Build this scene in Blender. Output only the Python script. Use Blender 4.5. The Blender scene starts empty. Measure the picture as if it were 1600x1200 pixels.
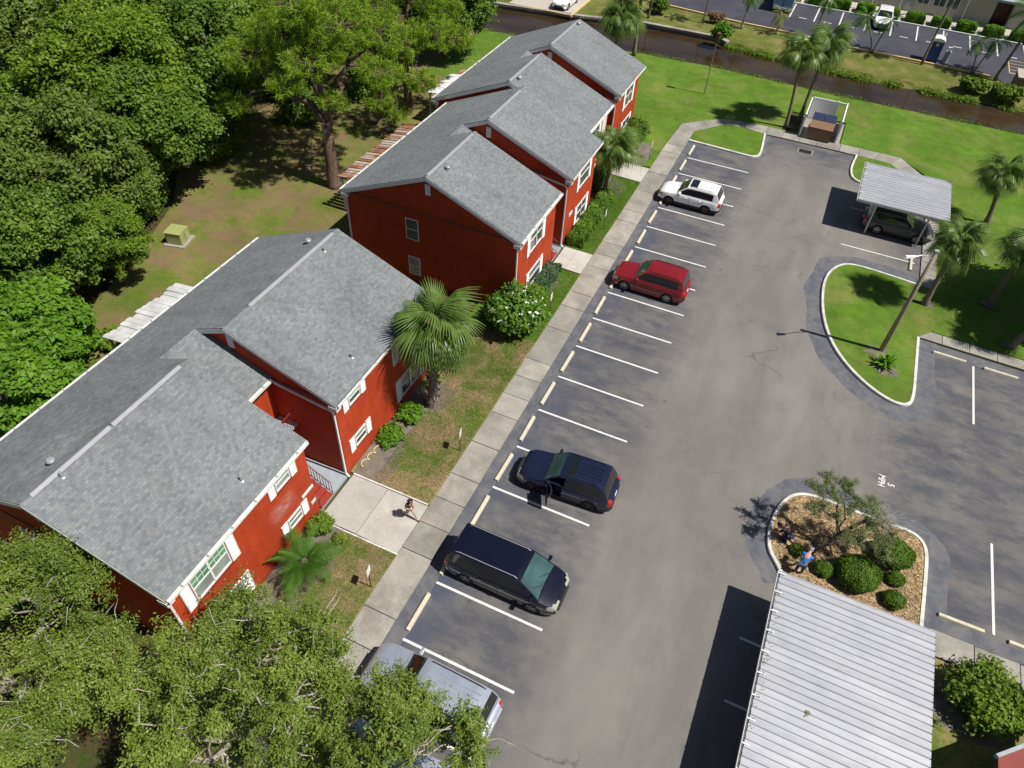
import bpy, bmesh, math, random
import numpy as np
from mathutils import Vector, Matrix
rnd = random.Random(7)
RS = np.random.RandomState(11)
SC = bpy.context.scene
COL = SC.collection
# ---------------------------------------------------------------- camera, sky, sun, exposure
cam = bpy.data.cameras.new('camera'); co = bpy.data.objects.new('camera', cam); COL.objects.link(co)
co.matrix_world = Matrix(((0.9081076,-0.3261992,0.2625541,8.0269),(0.4166227,0.6409224,-0.6447046,-53.7231),(0.0420254,0.6948472,0.7179285,27.4494),(0,0,0,1)))
cam.lens = 24.9712
cam.sensor_width = 36; cam.clip_end = 900; cam.clip_start = 0.1
SC.camera = co
SUN_EL, SUN_ROT = 58.0, 88.0          # degrees; rotation clockwise from +Y
w = bpy.data.worlds.new('World'); SC.world = w; w.use_nodes = True
nt = w.node_tree; nt.nodes.clear()
sky = nt.nodes.new('ShaderNodeTexSky'); sky.sky_type = 'NISHITA'; sky.sun_disc = False
sky.sun_elevation = math.radians(SUN_EL); sky.sun_rotation = math.radians(SUN_ROT)
bg = nt.nodes.new('ShaderNodeBackground'); bg.inputs[1].default_value = 0.05
ow = nt.nodes.new('ShaderNodeOutputWorld')
nt.links.new(sky.outputs[0], bg.inputs[0]); nt.links.new(bg.outputs[0], ow.inputs[0])
sl = bpy.data.lights.new('sun', 'SUN'); sl.energy = 5.0; sl.angle = math.radians(0.5); sl.color = (1, 0.95, 0.87)
so = bpy.data.objects.new('sun', sl); COL.objects.link(so)
_e, _r = math.radians(SUN_EL), math.radians(SUN_ROT)
sd = Vector((math.sin(_r)*math.cos(_e), math.cos(_r)*math.cos(_e), math.sin(_e)))
so.rotation_euler = sd.to_track_quat('Z', 'Y').to_euler(); so.location = (30, 0, 60)
SC.view_settings.view_transform = 'Standard'; SC.view_settings.look = 'None'
SC.view_settings.exposure = 0.2; SC.view_settings.gamma = 1; SC.view_settings.use_curve_mapping = False

# ---------------------------------------------------------------- helpers
def tag(o, label=None, cat=None, group=None, kind=None):
    if label: o['label'] = label
    if cat: o['category'] = cat
    if group: o['group'] = group
    if kind: o['kind'] = kind
    return o
def thing(name, label, cat, loc=(0,0,0), rz=0, group=None):
    o = bpy.data.objects.new(name, None); COL.objects.link(o); o.empty_display_size = .2
    o.location = loc; o.rotation_euler = (0,0,rz)
    return tag(o, label, cat, group)
def worg(o):
    v = Vector((0,0,0))
    while o: v += o.location; o = o.parent
    return v
class MB:
    """collects shapes for ONE mesh object"""
    def __init__(s): s.v=[]; s.f=[]
    def add(s, vs, fs):
        n=len(s.v); s.v += [tuple(v) for v in vs]; s.f += [tuple(i+n for i in f) for f in fs]; return s
    def box(s, x0,x1,y0,y1,z0,z1):
        return s.add([(x0,y0,z0),(x1,y0,z0),(x1,y1,z0),(x0,y1,z0),(x0,y0,z1),(x1,y0,z1),(x1,y1,z1),(x0,y1,z1)],
                     [(0,3,2,1),(4,5,6,7),(0,1,5,4),(1,2,6,5),(2,3,7,6),(3,0,4,7)])
    def obox(s, a, b, w, h, up=(0,0,1)):
        """bar from a to b, width w (sideways), height h (along up)"""
        a=Vector(a); b=Vector(b); d=(b-a).normalized(); u=Vector(up)
        sd_=d.cross(u)
        if sd_.length<1e-4: sd_=d.cross(Vector((0,1,0)))
        sd_.normalize(); u=sd_.cross(d).normalized()
        vs=[]
        for p in (a,b):
            for q in ((-1,-1),(1,-1),(1,1),(-1,1)): vs.append(p+sd_*q[0]*w/2+u*q[1]*h/2)
        return s.add(vs,[(0,1,2,3),(7,6,5,4),(0,4,5,1),(1,5,6,2),(2,6,7,3),(3,7,4,0)])
    def prism(s, pts, z0, z1):
        a=sum(pts[i][0]*pts[(i+1)%len(pts)][1]-pts[(i+1)%len(pts)][0]*pts[i][1] for i in range(len(pts)))
        if a<0: pts=pts[::-1]
        n=len(pts)
        return s.add([(x,y,z0) for x,y in pts]+[(x,y,z1) for x,y in pts],
              [tuple(range(n,2*n)), tuple(range(n-1,-1,-1))]+[(i,(i+1)%n,n+(i+1)%n,n+i) for i in range(n)])
    def yprism(s, pts, y0, y1):
        n=len(pts)
        return s.add([(x,y0,z) for x,z in pts]+[(x,y1,z) for x,z in pts],
              [tuple(range(n)), tuple(range(2*n-1,n-1,-1))]+[(i,n+i,n+(i+1)%n,(i+1)%n) for i in range(n)])
    def sheet(s, pts, z):
        a=sum(pts[i][0]*pts[(i+1)%len(pts)][1]-pts[(i+1)%len(pts)][0]*pts[i][1] for i in range(len(pts)))
        if a<0: pts=pts[::-1]
        return s.add([(x,y,z) for x,y in pts],[tuple(range(len(pts)))])
    def tube(s, path, rad, n=8, cap=True):
        path=[Vector(p) for p in path]
        if not hasattr(rad,'__len__'): rad=[rad]*len(path)
        n0=len(s.v); u=None
        for i,p in enumerate(path):
            d=(path[min(i+1,len(path)-1)]-path[max(i-1,0)]).normalized()
            if u is None:
                u=d.cross(Vector((0,0,1)))
                if u.length<1e-3: u=d.cross(Vector((0,1,0)))
            u=(u-d*u.dot(d)).normalized(); v=d.cross(u)
            for k in range(n):
                a=2*math.pi*k/n; s.v.append(tuple(p+(u*math.cos(a)+v*math.sin(a))*rad[i]))
        for i in range(len(path)-1):
            for k in range(n):
                k2=(k+1)%n; s.f.append((n0+i*n+k,n0+i*n+k2,n0+(i+1)*n+k2,n0+(i+1)*n+k))
        if cap:
            s.f.append(tuple(n0+k for k in range(n-1,-1,-1))); m=n0+(len(path)-1)*n
            s.f.append(tuple(m+k for k in range(n)))
        return s
    def lathe(s, prof, n=16, c=(0,0,0)):
        n0=len(s.v)
        for r,z in prof:
            for k in range(n):
                a=2*math.pi*k/n; s.v.append((c[0]+r*math.cos(a),c[1]+r*math.sin(a),c[2]+z))
        for i in range(len(prof)-1):
            for k in range(n):
                k2=(k+1)%n; s.f.append((n0+i*n+k,n0+i*n+k2,n0+(i+1)*n+k2,n0+(i+1)*n+k))
        s.f.append(tuple(n0+k for k in range(n-1,-1,-1))); m=n0+(len(prof)-1)*n
        s.f.append(tuple(m+k for k in range(n)))
        return s
    def build(s, name, mat, parent=None, local=False, smooth=False, angle=None, loc=None):
        me=bpy.data.meshes.new(name)
        off=Vector((0,0,0))
        if parent is not None and not local: off=worg(parent)
        vs=s.v
        if loc is not None: off=Vector(loc)
        if off.length>0: vs=[(v[0]-off[0],v[1]-off[1],v[2]-off[2]) for v in s.v]
        me.from_pydata(vs,[],s.f); me.update()
        if mat: me.materials.append(mat)
        o=bpy.data.objects.new(name,me); COL.objects.link(o)
        if parent is not None: o.parent=parent
        if loc is not None: o.location=loc
        if smooth:
            me.polygons.foreach_set('use_smooth',[True]*len(me.polygons))
            if angle: me.set_sharp_from_angle(angle=math.radians(angle))
        return o
def bevel(o, w_, seg=2):
    m=o.modifiers.new('bevel','BEVEL'); m.width=w_; m.segments=seg; m.limit_method='ANGLE'; return o
def copy_tree(o, parent=None):
    c=o.copy(); COL.objects.link(c)
    if parent: c.parent=parent
    for ch in list(o.children): copy_tree(ch,c)
    return c
def structure(name, mb, m, parent=None, **k):
    o=mb.build(name,m,parent,**k)
    if parent is None: o['kind']='structure'
    return o

# ---------------------------------------------------------------- materials
MATS={}
class NT:
    def __init__(s,name):
        s.m=bpy.data.materials.new(name); s.m.use_nodes=True; s.t=s.m.node_tree; s.t.nodes.clear()
        s.out=s.t.nodes.new('ShaderNodeOutputMaterial'); s.b=s.t.nodes.new('ShaderNodeBsdfPrincipled')
        s.t.links.new(s.b.outputs[0],s.out.inputs[0]); MATS[name]=s.m
        s.geo=None
    def n(s,t,**k):
        nd=s.t.nodes.new(t)
        for a,b in k.items(): setattr(nd,a,b)
        return nd
    def l(s,a,b): s.t.links.new(a,b)
    def pos(s):
        if not s.geo: s.geo=s.n('ShaderNodeNewGeometry')
        return s.geo.outputs['Position']
    def mapped(s,scale=(1,1,1),rot=(0,0,0),src=None,loc=(0,0,0)):
        mp=s.n('ShaderNodeMapping'); mp.inputs['Scale'].default_value=scale; mp.inputs['Rotation'].default_value=rot; mp.inputs['Location'].default_value=loc
        s.l(src or s.pos(),mp.inputs['Vector']); return mp.outputs[0]
    def noise(s,scale,detail=4,rough=.55,vec=None,dist=0,out=0):
        nd=s.n('ShaderNodeTexNoise'); nd.inputs['Scale'].default_value=scale; nd.inputs['Detail'].default_value=detail
        nd.inputs['Roughness'].default_value=rough; nd.inputs['Distortion'].default_value=dist
        s.l(vec or s.pos(),nd.inputs['Vector']); return nd.outputs[out]
    def vor(s,scale,vec=None,out='Color',feature='F1'):
        nd=s.n('ShaderNodeTexVoronoi',feature=feature); nd.inputs['Scale'].default_value=scale; s.l(vec or s.pos(),nd.inputs['Vector']); return nd.outputs[out]
    def ramp(s,fac,stops,interp='LINEAR'):
        r=s.n('ShaderNodeValToRGB'); r.color_ramp.interpolation=interp
        e=r.color_ramp.elements
        while len(e)<len(stops): e.new(.5)
        for i,(p,c) in enumerate(stops):
            e[i].position=p; e[i].color=(c[0],c[1],c[2],1) if hasattr(c,'__len__') else (c,c,c,1)
        s.l(fac,r.inputs[0]); return r.outputs[0]
    def mix(s,f,a,b,mode='MIX'):
        nd=s.n('ShaderNodeMix',data_type='RGBA',blend_type=mode)
        for sock,val in ((nd.inputs[0],f),(nd.inputs[6],a),(nd.inputs[7],b)):
            if hasattr(val,'is_output') or hasattr(val,'links'): s.l(val,sock)
            elif hasattr(val,'__len__'): sock.default_value=(val[0],val[1],val[2],1)
            else: sock.default_value=val
        return nd.outputs[2]
    def math(s,op,a,b=0):
        nd=s.n('ShaderNodeMath',operation=op)
        for sock,val in ((nd.inputs[0],a),(nd.inputs[1],b)):
            if hasattr(val,'links'): s.l(val,sock)
            else: sock.default_value=val
        return nd.outputs[0]
    def xyz(s,vec=None):
        nd=s.n('ShaderNodeSeparateXYZ'); s.l(vec or s.pos(),nd.inputs[0]); return nd.outputs
    def smooth(s,v,a,b):
        nd=s.n('ShaderNodeMapRange',interpolation_type='SMOOTHSTEP'); s.l(v,nd.inputs[0]); nd.inputs[1].default_value=a; nd.inputs[2].default_value=b; return nd.outputs[0]
    def col(s,c):
        if hasattr(c,'links'): s.l(c,s.b.inputs['Base Color'])
        else: s.b.inputs['Base Color'].default_value=(c[0],c[1],c[2],1)
        return s
    def set(s,**k):
        names=dict(rough='Roughness',metal='Metallic',spec='Specular IOR Level',coat='Coat Weight',trans='Transmission Weight',ior='IOR',coatr='Coat Roughness')
        for a,b in k.items():
            i=s.b.inputs[names[a]]
            if hasattr(b,'links'): s.l(b,i)
            else: i.default_value=b
        return s
    def bump(s,h,strength=.3,dist=.02):
        bn=s.n('ShaderNodeBump'); bn.inputs['Strength'].default_value=strength; bn.inputs['Distance'].default_value=dist
        s.l(h,bn.inputs['Height']); s.l(bn.outputs[0],s.b.inputs['Normal']); return s

def plain(name,c,rough=.6,metal=0,var=.12,scale=3.,coat=0,spec=.5):
    t=NT(name); nz=t.noise(scale,5,.6)
    k=t.ramp(nz,[(.3,1-var),(.7,1+var*.3)])
    t.col(t.mix(1.,c,k,'MULTIPLY')); t.set(rough=rough,metal=metal,coat=coat,spec=spec); return t.m

# asphalt: worn brown-grey lanes, darker bluish stalls with blotches
def mk_asphalt(name,stall=True):
    t=NT(name); x,y,z=t.xyz()
    big=t.noise(.11,5,.6,dist=.2); mid=t.noise(.6,6,.7,dist=.15); fine=t.noise(30,4,.75); grit=t.noise(130,2,.7)
    along=t.noise(.5,6,.65,t.mapped((1,.28,1),(0,0,-.12)))
    c=t.mix(t.ramp(big,[(.35,0),(.65,1)]),(.178,.167,.158),(.218,.204,.190))
    c=t.mix(t.ramp(along,[(.38,.8),(.62,0)]),c,(.148,.137,.131))
    c=t.mix(t.ramp(mid,[(.55,0),(.75,.45)]),c,(.222,.206,.190))
    # stalls: greyer, with streaky blue-black sealant left along the stall direction
    e=t.smooth(x,6.6,3.4); e2=t.smooth(y,0.5,7.5); e3=t.smooth(x,15.0,18.5)
    ee=t.math('MAXIMUM',t.math('MAXIMUM',e,e2),e3)
    n1=t.noise(.75,6,.68,t.mapped((.45,1,1),(0,0,0))); n2=t.noise(1.7,5,.7,t.mapped((.55,1,1),(0,0,0),None,(3,8,1)))
    c=t.mix(t.math('MULTIPLY',ee,t.ramp(n1,[(.30,.15),(.60,.9)])),c,(.090,.090,.098))
    st=t.math('MULTIPLY',ee,t.ramp(t.math('ADD',t.math('MULTIPLY',n1,.45),t.math('MULTIPLY',n2,.55)),[(.46,0),(.62,.75)]))
    c=t.mix(st,c,(.055,.061,.085))
    e4=t.math('MULTIPLY',t.smooth(x,2.2,.2),t.ramp(t.noise(.9,5,.6,t.mapped((1,1,1),(0,0,0),None,(2,2,2))),[(.38,0),(.58,.85)]))
    c=t.mix(e4,c,(.060,.070,.105))
    bl=t.noise(.42,6,.7,t.mapped((1,1,1),(0,0,0),None,(6,1,4)))
    c=t.mix(t.ramp(bl,[(.56,0),(.72,.38)]),c,(.090,.088,.098))
    sp=t.noise(1.0,3,.55,t.mapped((1,1,1),(0,0,0),None,(31,7,0)))
    c=t.mix(t.ramp(sp,[(.70,0),(.77,.75)]),c,(.055,.045,.040))
    wsp=t.noise(2.6,2,.5,t.mapped((1,1,1),(0,0,0),None,(1,17,0)))
    c=t.mix(t.ramp(wsp,[(.81,0),(.83,.5)]),c,(.34,.32,.29))
    c=t.mix(1.,c,t.ramp(fine,[(.25,.86),(.75,1.14)]),'MULTIPLY')
    c=t.mix(1.,c,t.ramp(grit,[(.3,.84),(.7,1.14)]),'MULTIPLY')
    nn=t.n('ShaderNodeTexVoronoi',feature='DISTANCE_TO_EDGE'); nn.inputs['Scale'].default_value=.13
    add=t.n('ShaderNodeVectorMath',operation='ADD'); sc_=t.n('ShaderNodeVectorMath',operation='SCALE'); sc_.inputs[3].default_value=1.1
    t.l(t.noise(.9,5,.6,out=1),sc_.inputs[0]); t.l(t.pos(),add.inputs[0]); t.l(sc_.outputs[0],add.inputs[1]); t.l(add.outputs[0],nn.inputs['Vector'])
    crk=t.ramp(nn.outputs['Distance'],[(0,1),(.006,0)])
    crk=t.math('MULTIPLY',crk,t.ramp(t.noise(.2,2,.5,t.mapped((1,1,1),(0,0,0),None,(9,3,0))),[(.54,0),(.62,.55)]))
    c=t.mix(crk,c,(.05,.046,.044))
    t.col(c); t.set(rough=.9,spec=.3); t.bump(t.math('ADD',grit,fine),.35,.01); return t.m
M_asph=mk_asphalt('worn asphalt')
def mk_sealer():
    t=NT('blue-black edge sealer'); n1=t.noise(.9,6,.7,dist=.2); g=t.noise(60,3,.7); n2=t.noise(2.4,5,.7)
    c=t.ramp(n1,[(.3,(.072,.077,.094)),(.55,(.098,.106,.130)),(.75,(.135,.145,.172))])
    c=t.mix(t.ramp(t.math('ADD',t.math('MULTIPLY',n1,.5),t.math('MULTIPLY',n2,.5)),[(.46,0),(.60,.85)]),c,(.150,.140,.134))
    c=t.mix(1.,c,t.ramp(g,[(.3,.8),(.7,1.2)]),'MULTIPLY'); t.col(c); t.set(rough=.85); return t.m
M_seal=mk_sealer()
def mk_asph2():
    t=NT('dark blue-grey asphalt across the canal'); n1=t.noise(.35,6,.65,dist=.5); g=t.noise(40,3,.7)
    c=t.ramp(n1,[(.3,(.030,.031,.045)),(.7,(.060,.060,.082))])
    c=t.mix(1.,c,t.ramp(g,[(.3,.85),(.7,1.15)]),'MULTIPLY'); t.col(c); t.set(rough=.85); return t.m
M_asph2=mk_asph2()
def mk_conc(name,a,b,stain=(.13,.12,.10),st=.6):
    t=NT(name); n1=t.noise(.9,6,.65,dist=.6); n2=t.noise(14,5,.7); g=t.noise(90,2,.6)
    c=t.mix(t.ramp(n1,[(.3,0),(.7,1)]),a,b)
    oi=t.n('ShaderNodeObjectInfo')
    c=t.mix(1.,c,t.ramp(oi.outputs['Random'],[(0,.82),(1,1.12)]),'MULTIPLY')
    c=t.mix(t.math('MULTIPLY',t.ramp(t.noise(.6,7,.7,t.mapped((1,1,1),(0,0,0),None,(5,9,2))),[(.45,0),(.68,1)]),st),c,stain)
    c=t.mix(1.,c,t.ramp(n2,[(.3,.84),(.7,1.1)]),'MULTIPLY'); t.col(c); t.set(rough=.9,spec=.3); t.bump(g,.3,.005); return t.m
M_walk=mk_conc('weathered sidewalk concrete',(.27,.255,.225),(.385,.365,.325),(.165,.155,.135),.75)
M_entry=mk_conc('clean entry concrete',(.41,.395,.36),(.49,.475,.44),(.26,.245,.22),.5)
M_seaw=mk_conc('grey seawall concrete',(.16,.15,.13),(.24,.225,.19))
def mk_grass(name,green,lush,dry,dirt,gd,scale=.45,dirtf=.3):
    t=NT(name); a=t.noise(scale,6,.7,dist=.5); b=t.noise(scale*3.1,5,.65,t.mapped((1,1,1),(0,0,0),None,(7,3,0))); f=t.noise(24,4,.75); ff=t.noise(75,3,.8)
    c=t.mix(t.ramp(b,[(.35,0),(.65,1)]),green,lush)
    s=t.math('ADD',t.math('MULTIPLY',a,.7),t.math('MULTIPLY',t.noise(5.5,4,.8),.3))
    c=t.mix(t.ramp(s,[(gd,0),(gd+.13,1)]),c,dry)
    d=t.noise(scale*.8,6,.75,t.mapped((1,1,1),(0,0,0),None,(17,5,0)))
    c=t.mix(t.ramp(d,[(.66-dirtf*.35,0),(.78-dirtf*.35,1)]),c,dirt)
    mw=t.noise(.9,4,.6,t.mapped((.25,1.6,1),(0,0,.28)))
    c=t.mix(t.ramp(mw,[(.42,0),(.68,.5)]),c,lush)
    c=t.mix(1.,c,t.ramp(t.noise(.22,5,.7),[(.3,.80),(.7,1.16)]),'MULTIPLY')
    c=t.mix(1.,c,t.ramp(f,[(.25,.62),(.75,1.35)]),'MULTIPLY')
    c=t.mix(1.,c,t.ramp(ff,[(.25,.7),(.75,1.3)]),'MULTIPLY')
    t.col(c); t.set(rough=.95,spec=.15); t.bump(t.math('ADD',f,ff),.6,.05); return t.m
M_lush=mk_grass('lush mown grass',(.074,.142,.015),(.115,.208,.022),(.195,.200,.060),(.20,.165,.10),.49,.30,.08)
M_front=mk_grass('dry patchy lawn',(.100,.150,.022),(.135,.190,.036),(.335,.240,.135),(.24,.19,.135),.44,.55,.20)
M_front2=mk_grass('greener front lawn',(.075,.150,.015),(.105,.195,.020),(.215,.185,.085),(.19,.155,.11),.53,.6,.25)
M_back=mk_grass('patchy brown back lawn',(.100,.130,.022),(.115,.185,.020),(.215,.170,.075),(.205,.140,.080),.44,.38,.62)  # green grass broken by brown dry and dirt patches
M_bank=mk_grass('straw bank grass',(.100,.115,.022),(.115,.150,.028),(.225,.190,.075),(.16,.13,.08),.46,.4,.15)
M_forest=mk_grass('leaf litter',(.045,.050,.018),(.050,.080,.016),(.11,.070,.035),(.085,.052,.030),.45,.5,.5)
def mk_soil():
    t=NT('grey bed soil'); n1=t.noise(1.5,6,.7); f=t.noise(30,4,.75)
    c=t.ramp(n1,[(.3,(.10,.085,.065)),(.6,(.20,.175,.145)),(.8,(.26,.235,.20))])
    c=t.mix(1.,c,t.ramp(f,[(.25,.6),(.75,1.3)]),'MULTIPLY'); t.col(c); t.set(rough=.95); t.bump(f,.6,.03); return t.m
M_soil=mk_soil()
def mk_mulch():
    t=NT('tan bark mulch'); v=t.vor(13,t.mapped((1,1.7,1),(0,0,.6))); v2=t.vor(22); n1=t.noise(.8,5,.6)
    sx=t.n('ShaderNodeSeparateXYZ'); t.l(v,sx.inputs[0]); s2=t.n('ShaderNodeSeparateXYZ'); t.l(v2,s2.inputs[0])
    c=t.ramp(sx.outputs[0],[(0,(.15,.095,.045)),(.35,(.32,.215,.105)),(.7,(.46,.325,.175)),(1,(.58,.45,.27))])
    c=t.mix(1.,c,t.ramp(s2.outputs[1],[(0,.55),(.5,1),(1,1.2)]),'MULTIPLY')
    c=t.mix(t.ramp(n1,[(.5,0),(.75,.55)]),c,(.16,.11,.06)); t.col(c); t.set(rough=.95); t.bump(sx.outputs[1],.8,.04); return t.m
M_mulch=mk_mulch()
def mk_water():
    t=NT('brown canal water'); n1=t.noise(.14,4,.6,t.mapped((1,2.5,1)),dist=.4); wv=t.noise(1.6,5,.6,t.mapped((1,2,1)))
    c=t.ramp(n1,[(.35,(.026,.016,.009)),(.7,(.056,.037,.020))]); t.col(c); t.set(rough=.08,spec=.30); t.bump(wv,.05,.05); return t.m
M_water=mk_water()
# shingles: u along the ridge (Y), v up the slope (X)
def mk_shingle():
    t=NT('grey asphalt shingles'); br=t.n('ShaderNodeTexBrick'); br.offset=.5
    v=t.mapped((1,1,1),(0,0,math.pi/2))
    t.l(v,br.inputs['Vector']); br.inputs['Scale'].default_value=1
    br.inputs['Brick Width'].default_value=.17; br.inputs['Row Height'].default_value=.11
    br.inputs['Mortar Size'].default_value=.006; br.inputs['Mortar Smooth'].default_value=.3; br.inputs['Bias'].default_value=0
    br.inputs['Color1'].default_value=(.132,.149,.162,1); br.inputs['Color2'].default_value=(.225,.247,.262,1); br.inputs['Mortar'].default_value=(.118,.130,.138,1)
    w2=t.noise(6.5,2,.5,t.mapped((1.6,1,1))); w3=t.noise(.35,5,.6); g=t.noise(90,2,.7)
    c=t.mix(t.ramp(w2,[(.40,0),(.68,.55)]),br.outputs['Color'],(.215,.205,.188))
    c=t.mix(t.ramp(t.noise(8.5,2,.5,t.mapped((1.6,1,1),(0,0,0),None,(4,2,1))),[(.52,0),(.72,.6)]),c,(.125,.160,.190))
    c=t.mix(1.,c,t.ramp(w3,[(.3,.86),(.7,1.10)]),'MULTIPLY')
    c=t.mix(1.,c,t.ramp(t.noise(.9,6,.75,t.mapped((.3,1.4,1),(0,0,0),None,(5,1,1))),[(.3,.84),(.7,1.10)]),'MULTIPLY')
    c=t.mix(1.,c,t.ramp(g,[(.3,.85),(.7,1.15)]),'MULTIPLY')
    x,y,z=t.xyz()
    dx=t.math('ABSOLUTE',t.math('SUBTRACT',x,-12.9)); dy=t.math('ABSOLUTE',t.math('SUBTRACT',y,-45.5))
    st=t.math('MULTIPLY',t.smooth(dx,1.4,.2),t.smooth(dy,2.3,.5))
    st=t.math('MULTIPLY',st,t.ramp(t.noise(2.2,6,.7),[(.42,0),(.7,.6)]))
    c=t.mix(st,c,(.42,.41,.40))
    t.col(c); t.set(rough=.88,spec=.3); t.bump(t.math('ADD',br.outputs['Fac'],t.math('MULTIPLY',g,.4)),-.35,.02); return t.m
M_shing=mk_shingle()
def mk_brick():
    t=NT('red painted brick'); x,y,z=t.xyz()
    cb=t.n('ShaderNodeCombineXYZ'); t.l(t.math('ADD',x,y),cb.inputs[0]); t.l(z,cb.inputs[1])
    br=t.n('ShaderNodeTexBrick'); t.l(cb.outputs[0],br.inputs['Vector']); br.inputs['Scale'].default_value=1
    br.inputs['Brick Width'].default_value=.21; br.inputs['Row Height'].default_value=.075; br.inputs['Mortar Size'].default_value=.010; br.inputs['Mortar Smooth'].default_value=.3
    br.inputs['Color1'].default_value=(.460,.052,.0130,1); br.inputs['Color2'].default_value=(.545,.068,.0170,1); br.inputs['Mortar'].default_value=(.28,.028,.010,1)
    c=t.mix(1.,br.outputs['Color'],t.ramp(t.noise(.7,6,.65),[(.3,.80),(.7,1.12)]),'MULTIPLY')
    c=t.mix(1.,c,t.ramp(t.noise(2.2,5,.7,t.mapped((1,1,.18))),[(.32,.84),(.6,1.05)]),'MULTIPLY')
    c=t.mix(t.math('MULTIPLY',t.smooth(z,.55,.05),t.ramp(t.noise(1.8,5,.7),[(.35,.15),(.7,.8)])),c,(.16,.06,.035))
    # lime stain under one upper window
    dy=t.math('ABSOLUTE',t.math('SUBTRACT',y,-42.15)); dz=t.math('ABSOLUTE',t.math('SUBTRACT',z,2.75))
    st=t.math('MULTIPLY',t.smooth(dy,1.0,.25),t.smooth(dz,.75,.05))
    st=t.math('MULTIPLY',st,t.ramp(t.noise(3.2,7,.75,t.mapped((1,1,2.2),(.5,0,0))),[(.38,0),(.72,1)]))
    st=t.math('MULTIPLY',st,t.smooth(x,-7,-6.6))
    c=t.mix(t.math('MULTIPLY',st,.75),c,(.62,.45,.42))
    t.col(c); t.set(rough=.75,spec=.3); t.bump(br.outputs['Fac'],-.5,.012); return t.m
M_brick=mk_brick()
M_patio=plain('chalky white sheet',(.60,.60,.60),.6,var=.3,scale=1.6)
M_white=plain('white trim paint',(.80,.80,.78),.45,var=.10)
M_white2=plain('dirty white kerb paint',(.66,.65,.60),.7,var=.38,scale=2.2)
M_line=plain('white road paint',(.72,.72,.70),.7,var=.30,scale=9)
M_yellow=plain('faded yellow kerb paint',(.72,.52,.24),.75,var=.25,scale=4)
M_yell2=plain('faded yellow line paint',(.55,.42,.20),.75,var=.25,scale=4)
M_stop=plain('cream wheel stop',(.60,.55,.43),.8,var=.22,scale=5)
M_trimred=plain('dark red painted trim',(.20,.022,.012),.55)
M_redstep=plain('red painted steps',(.30,.035,.022),.6)
M_slab=plain('blue-grey entry slab',(.33,.37,.41),.7,var=.15)
M_dark=plain('near-black fill',(.012,.012,.014),.6)  # near-black, also used as painted shade inside openings
M_metal=plain('galvanised metal',(.52,.54,.56),.42,.55,.12,6)
M_vent=plain('ridge vent metal',(.29,.295,.33),.55,.1,.12,5)
M_pvc=plain('pale vinyl fence',(.78,.77,.79),.45,var=.08)
M_wood=plain('weathered tan wood pole',(.30,.245,.18),.85,var=.25,scale=8)
M_post=plain('dark red steel post',(.10,.03,.025),.5)
M_blkp=plain('black plastic',(.02,.02,.022),.5,var=.1)
M_rail=plain('dark pink-brown railing',(.17,.07,.07),.5)
M_brownst=plain('brown painted steel',(.205,.120,.065),.55,var=.16,scale=2)
M_lid=plain('navy plastic lid',(.025,.033,.075),.45,var=.2)
M_beige=plain('beige stucco',(.40,.375,.32),.85,var=.10,scale=1.2)
M_pad=plain('beige concrete pad',(.46,.42,.37),.85)
M_transf=plain('khaki painted steel',(.33,.36,.14),.5,var=.15,scale=1.5)
M_portb=plain('blue plastic',(.015,.045,.22),.4,var=.12)
M_ywl=plain('pale yellow hose',(.66,.60,.25),.5)
def mk_carport():
    t=NT('white ribbed aluminium'); n=t.noise(.5,6,.65); s=t.noise(7,5,.7,t.mapped((.2,1,1)))
    c=t.ramp(n,[(.3,(.42,.435,.48)),(.7,(.50,.51,.545))])
    c=t.mix(1.,c,t.ramp(s,[(.3,.86),(.7,1.06)]),'MULTIPLY')
    oi=t.n('ShaderNodeObjectInfo'); c=t.mix(1.,c,t.ramp(oi.outputs['Random'],[(0,.86),(1,1.0)]),'MULTIPLY')
    c=t.mix(t.ramp(t.noise(1.7,6,.75),[(.68,0),(.8,.6)]),c,(.25,.23,.19)); t.col(c); t.set(rough=.45,metal=.25); return t.m
M_alu=mk_carport()
def mk_rust():
    t=NT('rusty white panels'); n=t.noise(1.1,6,.7,dist=.6); oi=t.n('ShaderNodeObjectInfo')
    c=t.mix(t.ramp(t.math('ADD',t.math('MULTIPLY',oi.outputs['Random'],.35),n),[(.5,0),(.75,1)]),(.42,.36,.31),(.24,.09,.035))
    t.col(c); t.set(rough=.8); return t.m
M_rust=mk_rust()
def mk_glass(name,c,rough=.06,spec=.5):
    t=NT(name); n=t.noise(1.3,3,.5); t.col(t.mix(t.ramp(n,[(.4,0),(.6,1)]),c,tuple(q*1.5 for q in c))); t.set(rough=rough,spec=spec,coat=.5); return t.m
M_pane=mk_glass('dark window pane',(.055,.065,.072))
M_paneg=mk_glass('window pane over green curtain',(.10,.24,.15))
M_paneb=mk_glass('window pane over pale blind',(.22,.25,.24))
M_cglass=mk_glass('tinted car glass',(.008,.010,.012),.03)
M_cglass2=mk_glass('greenish windscreen',(.035,.075,.072),.03)
def paint(name,c,metal=.3,rough=.3):
    t=NT(name); oi=t.n('ShaderNodeTexCoord'); n=t.noise(2.5,4,.6,oi.outputs['Object']); t.col(t.mix(1.,c,t.ramp(n,[(.3,.90),(.7,1.06)]),'MULTIPLY'))
    t.set(rough=rough,metal=metal,coat=.9,coatr=.06); return t.m
P_white=paint('pearl white car paint',(.84,.85,.86),0,.35)
P_red=paint('dark red car paint',(.230,.006,.012),.15,.35)
P_navy=paint('dark blue-grey car paint',(.016,.021,.058),.45,.25)
P_black=paint('blue-black car paint',(.007,.008,.022),.35,.2)
P_silver=paint('pale silver-blue car paint',(.42,.46,.54),.45,.34)
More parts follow.
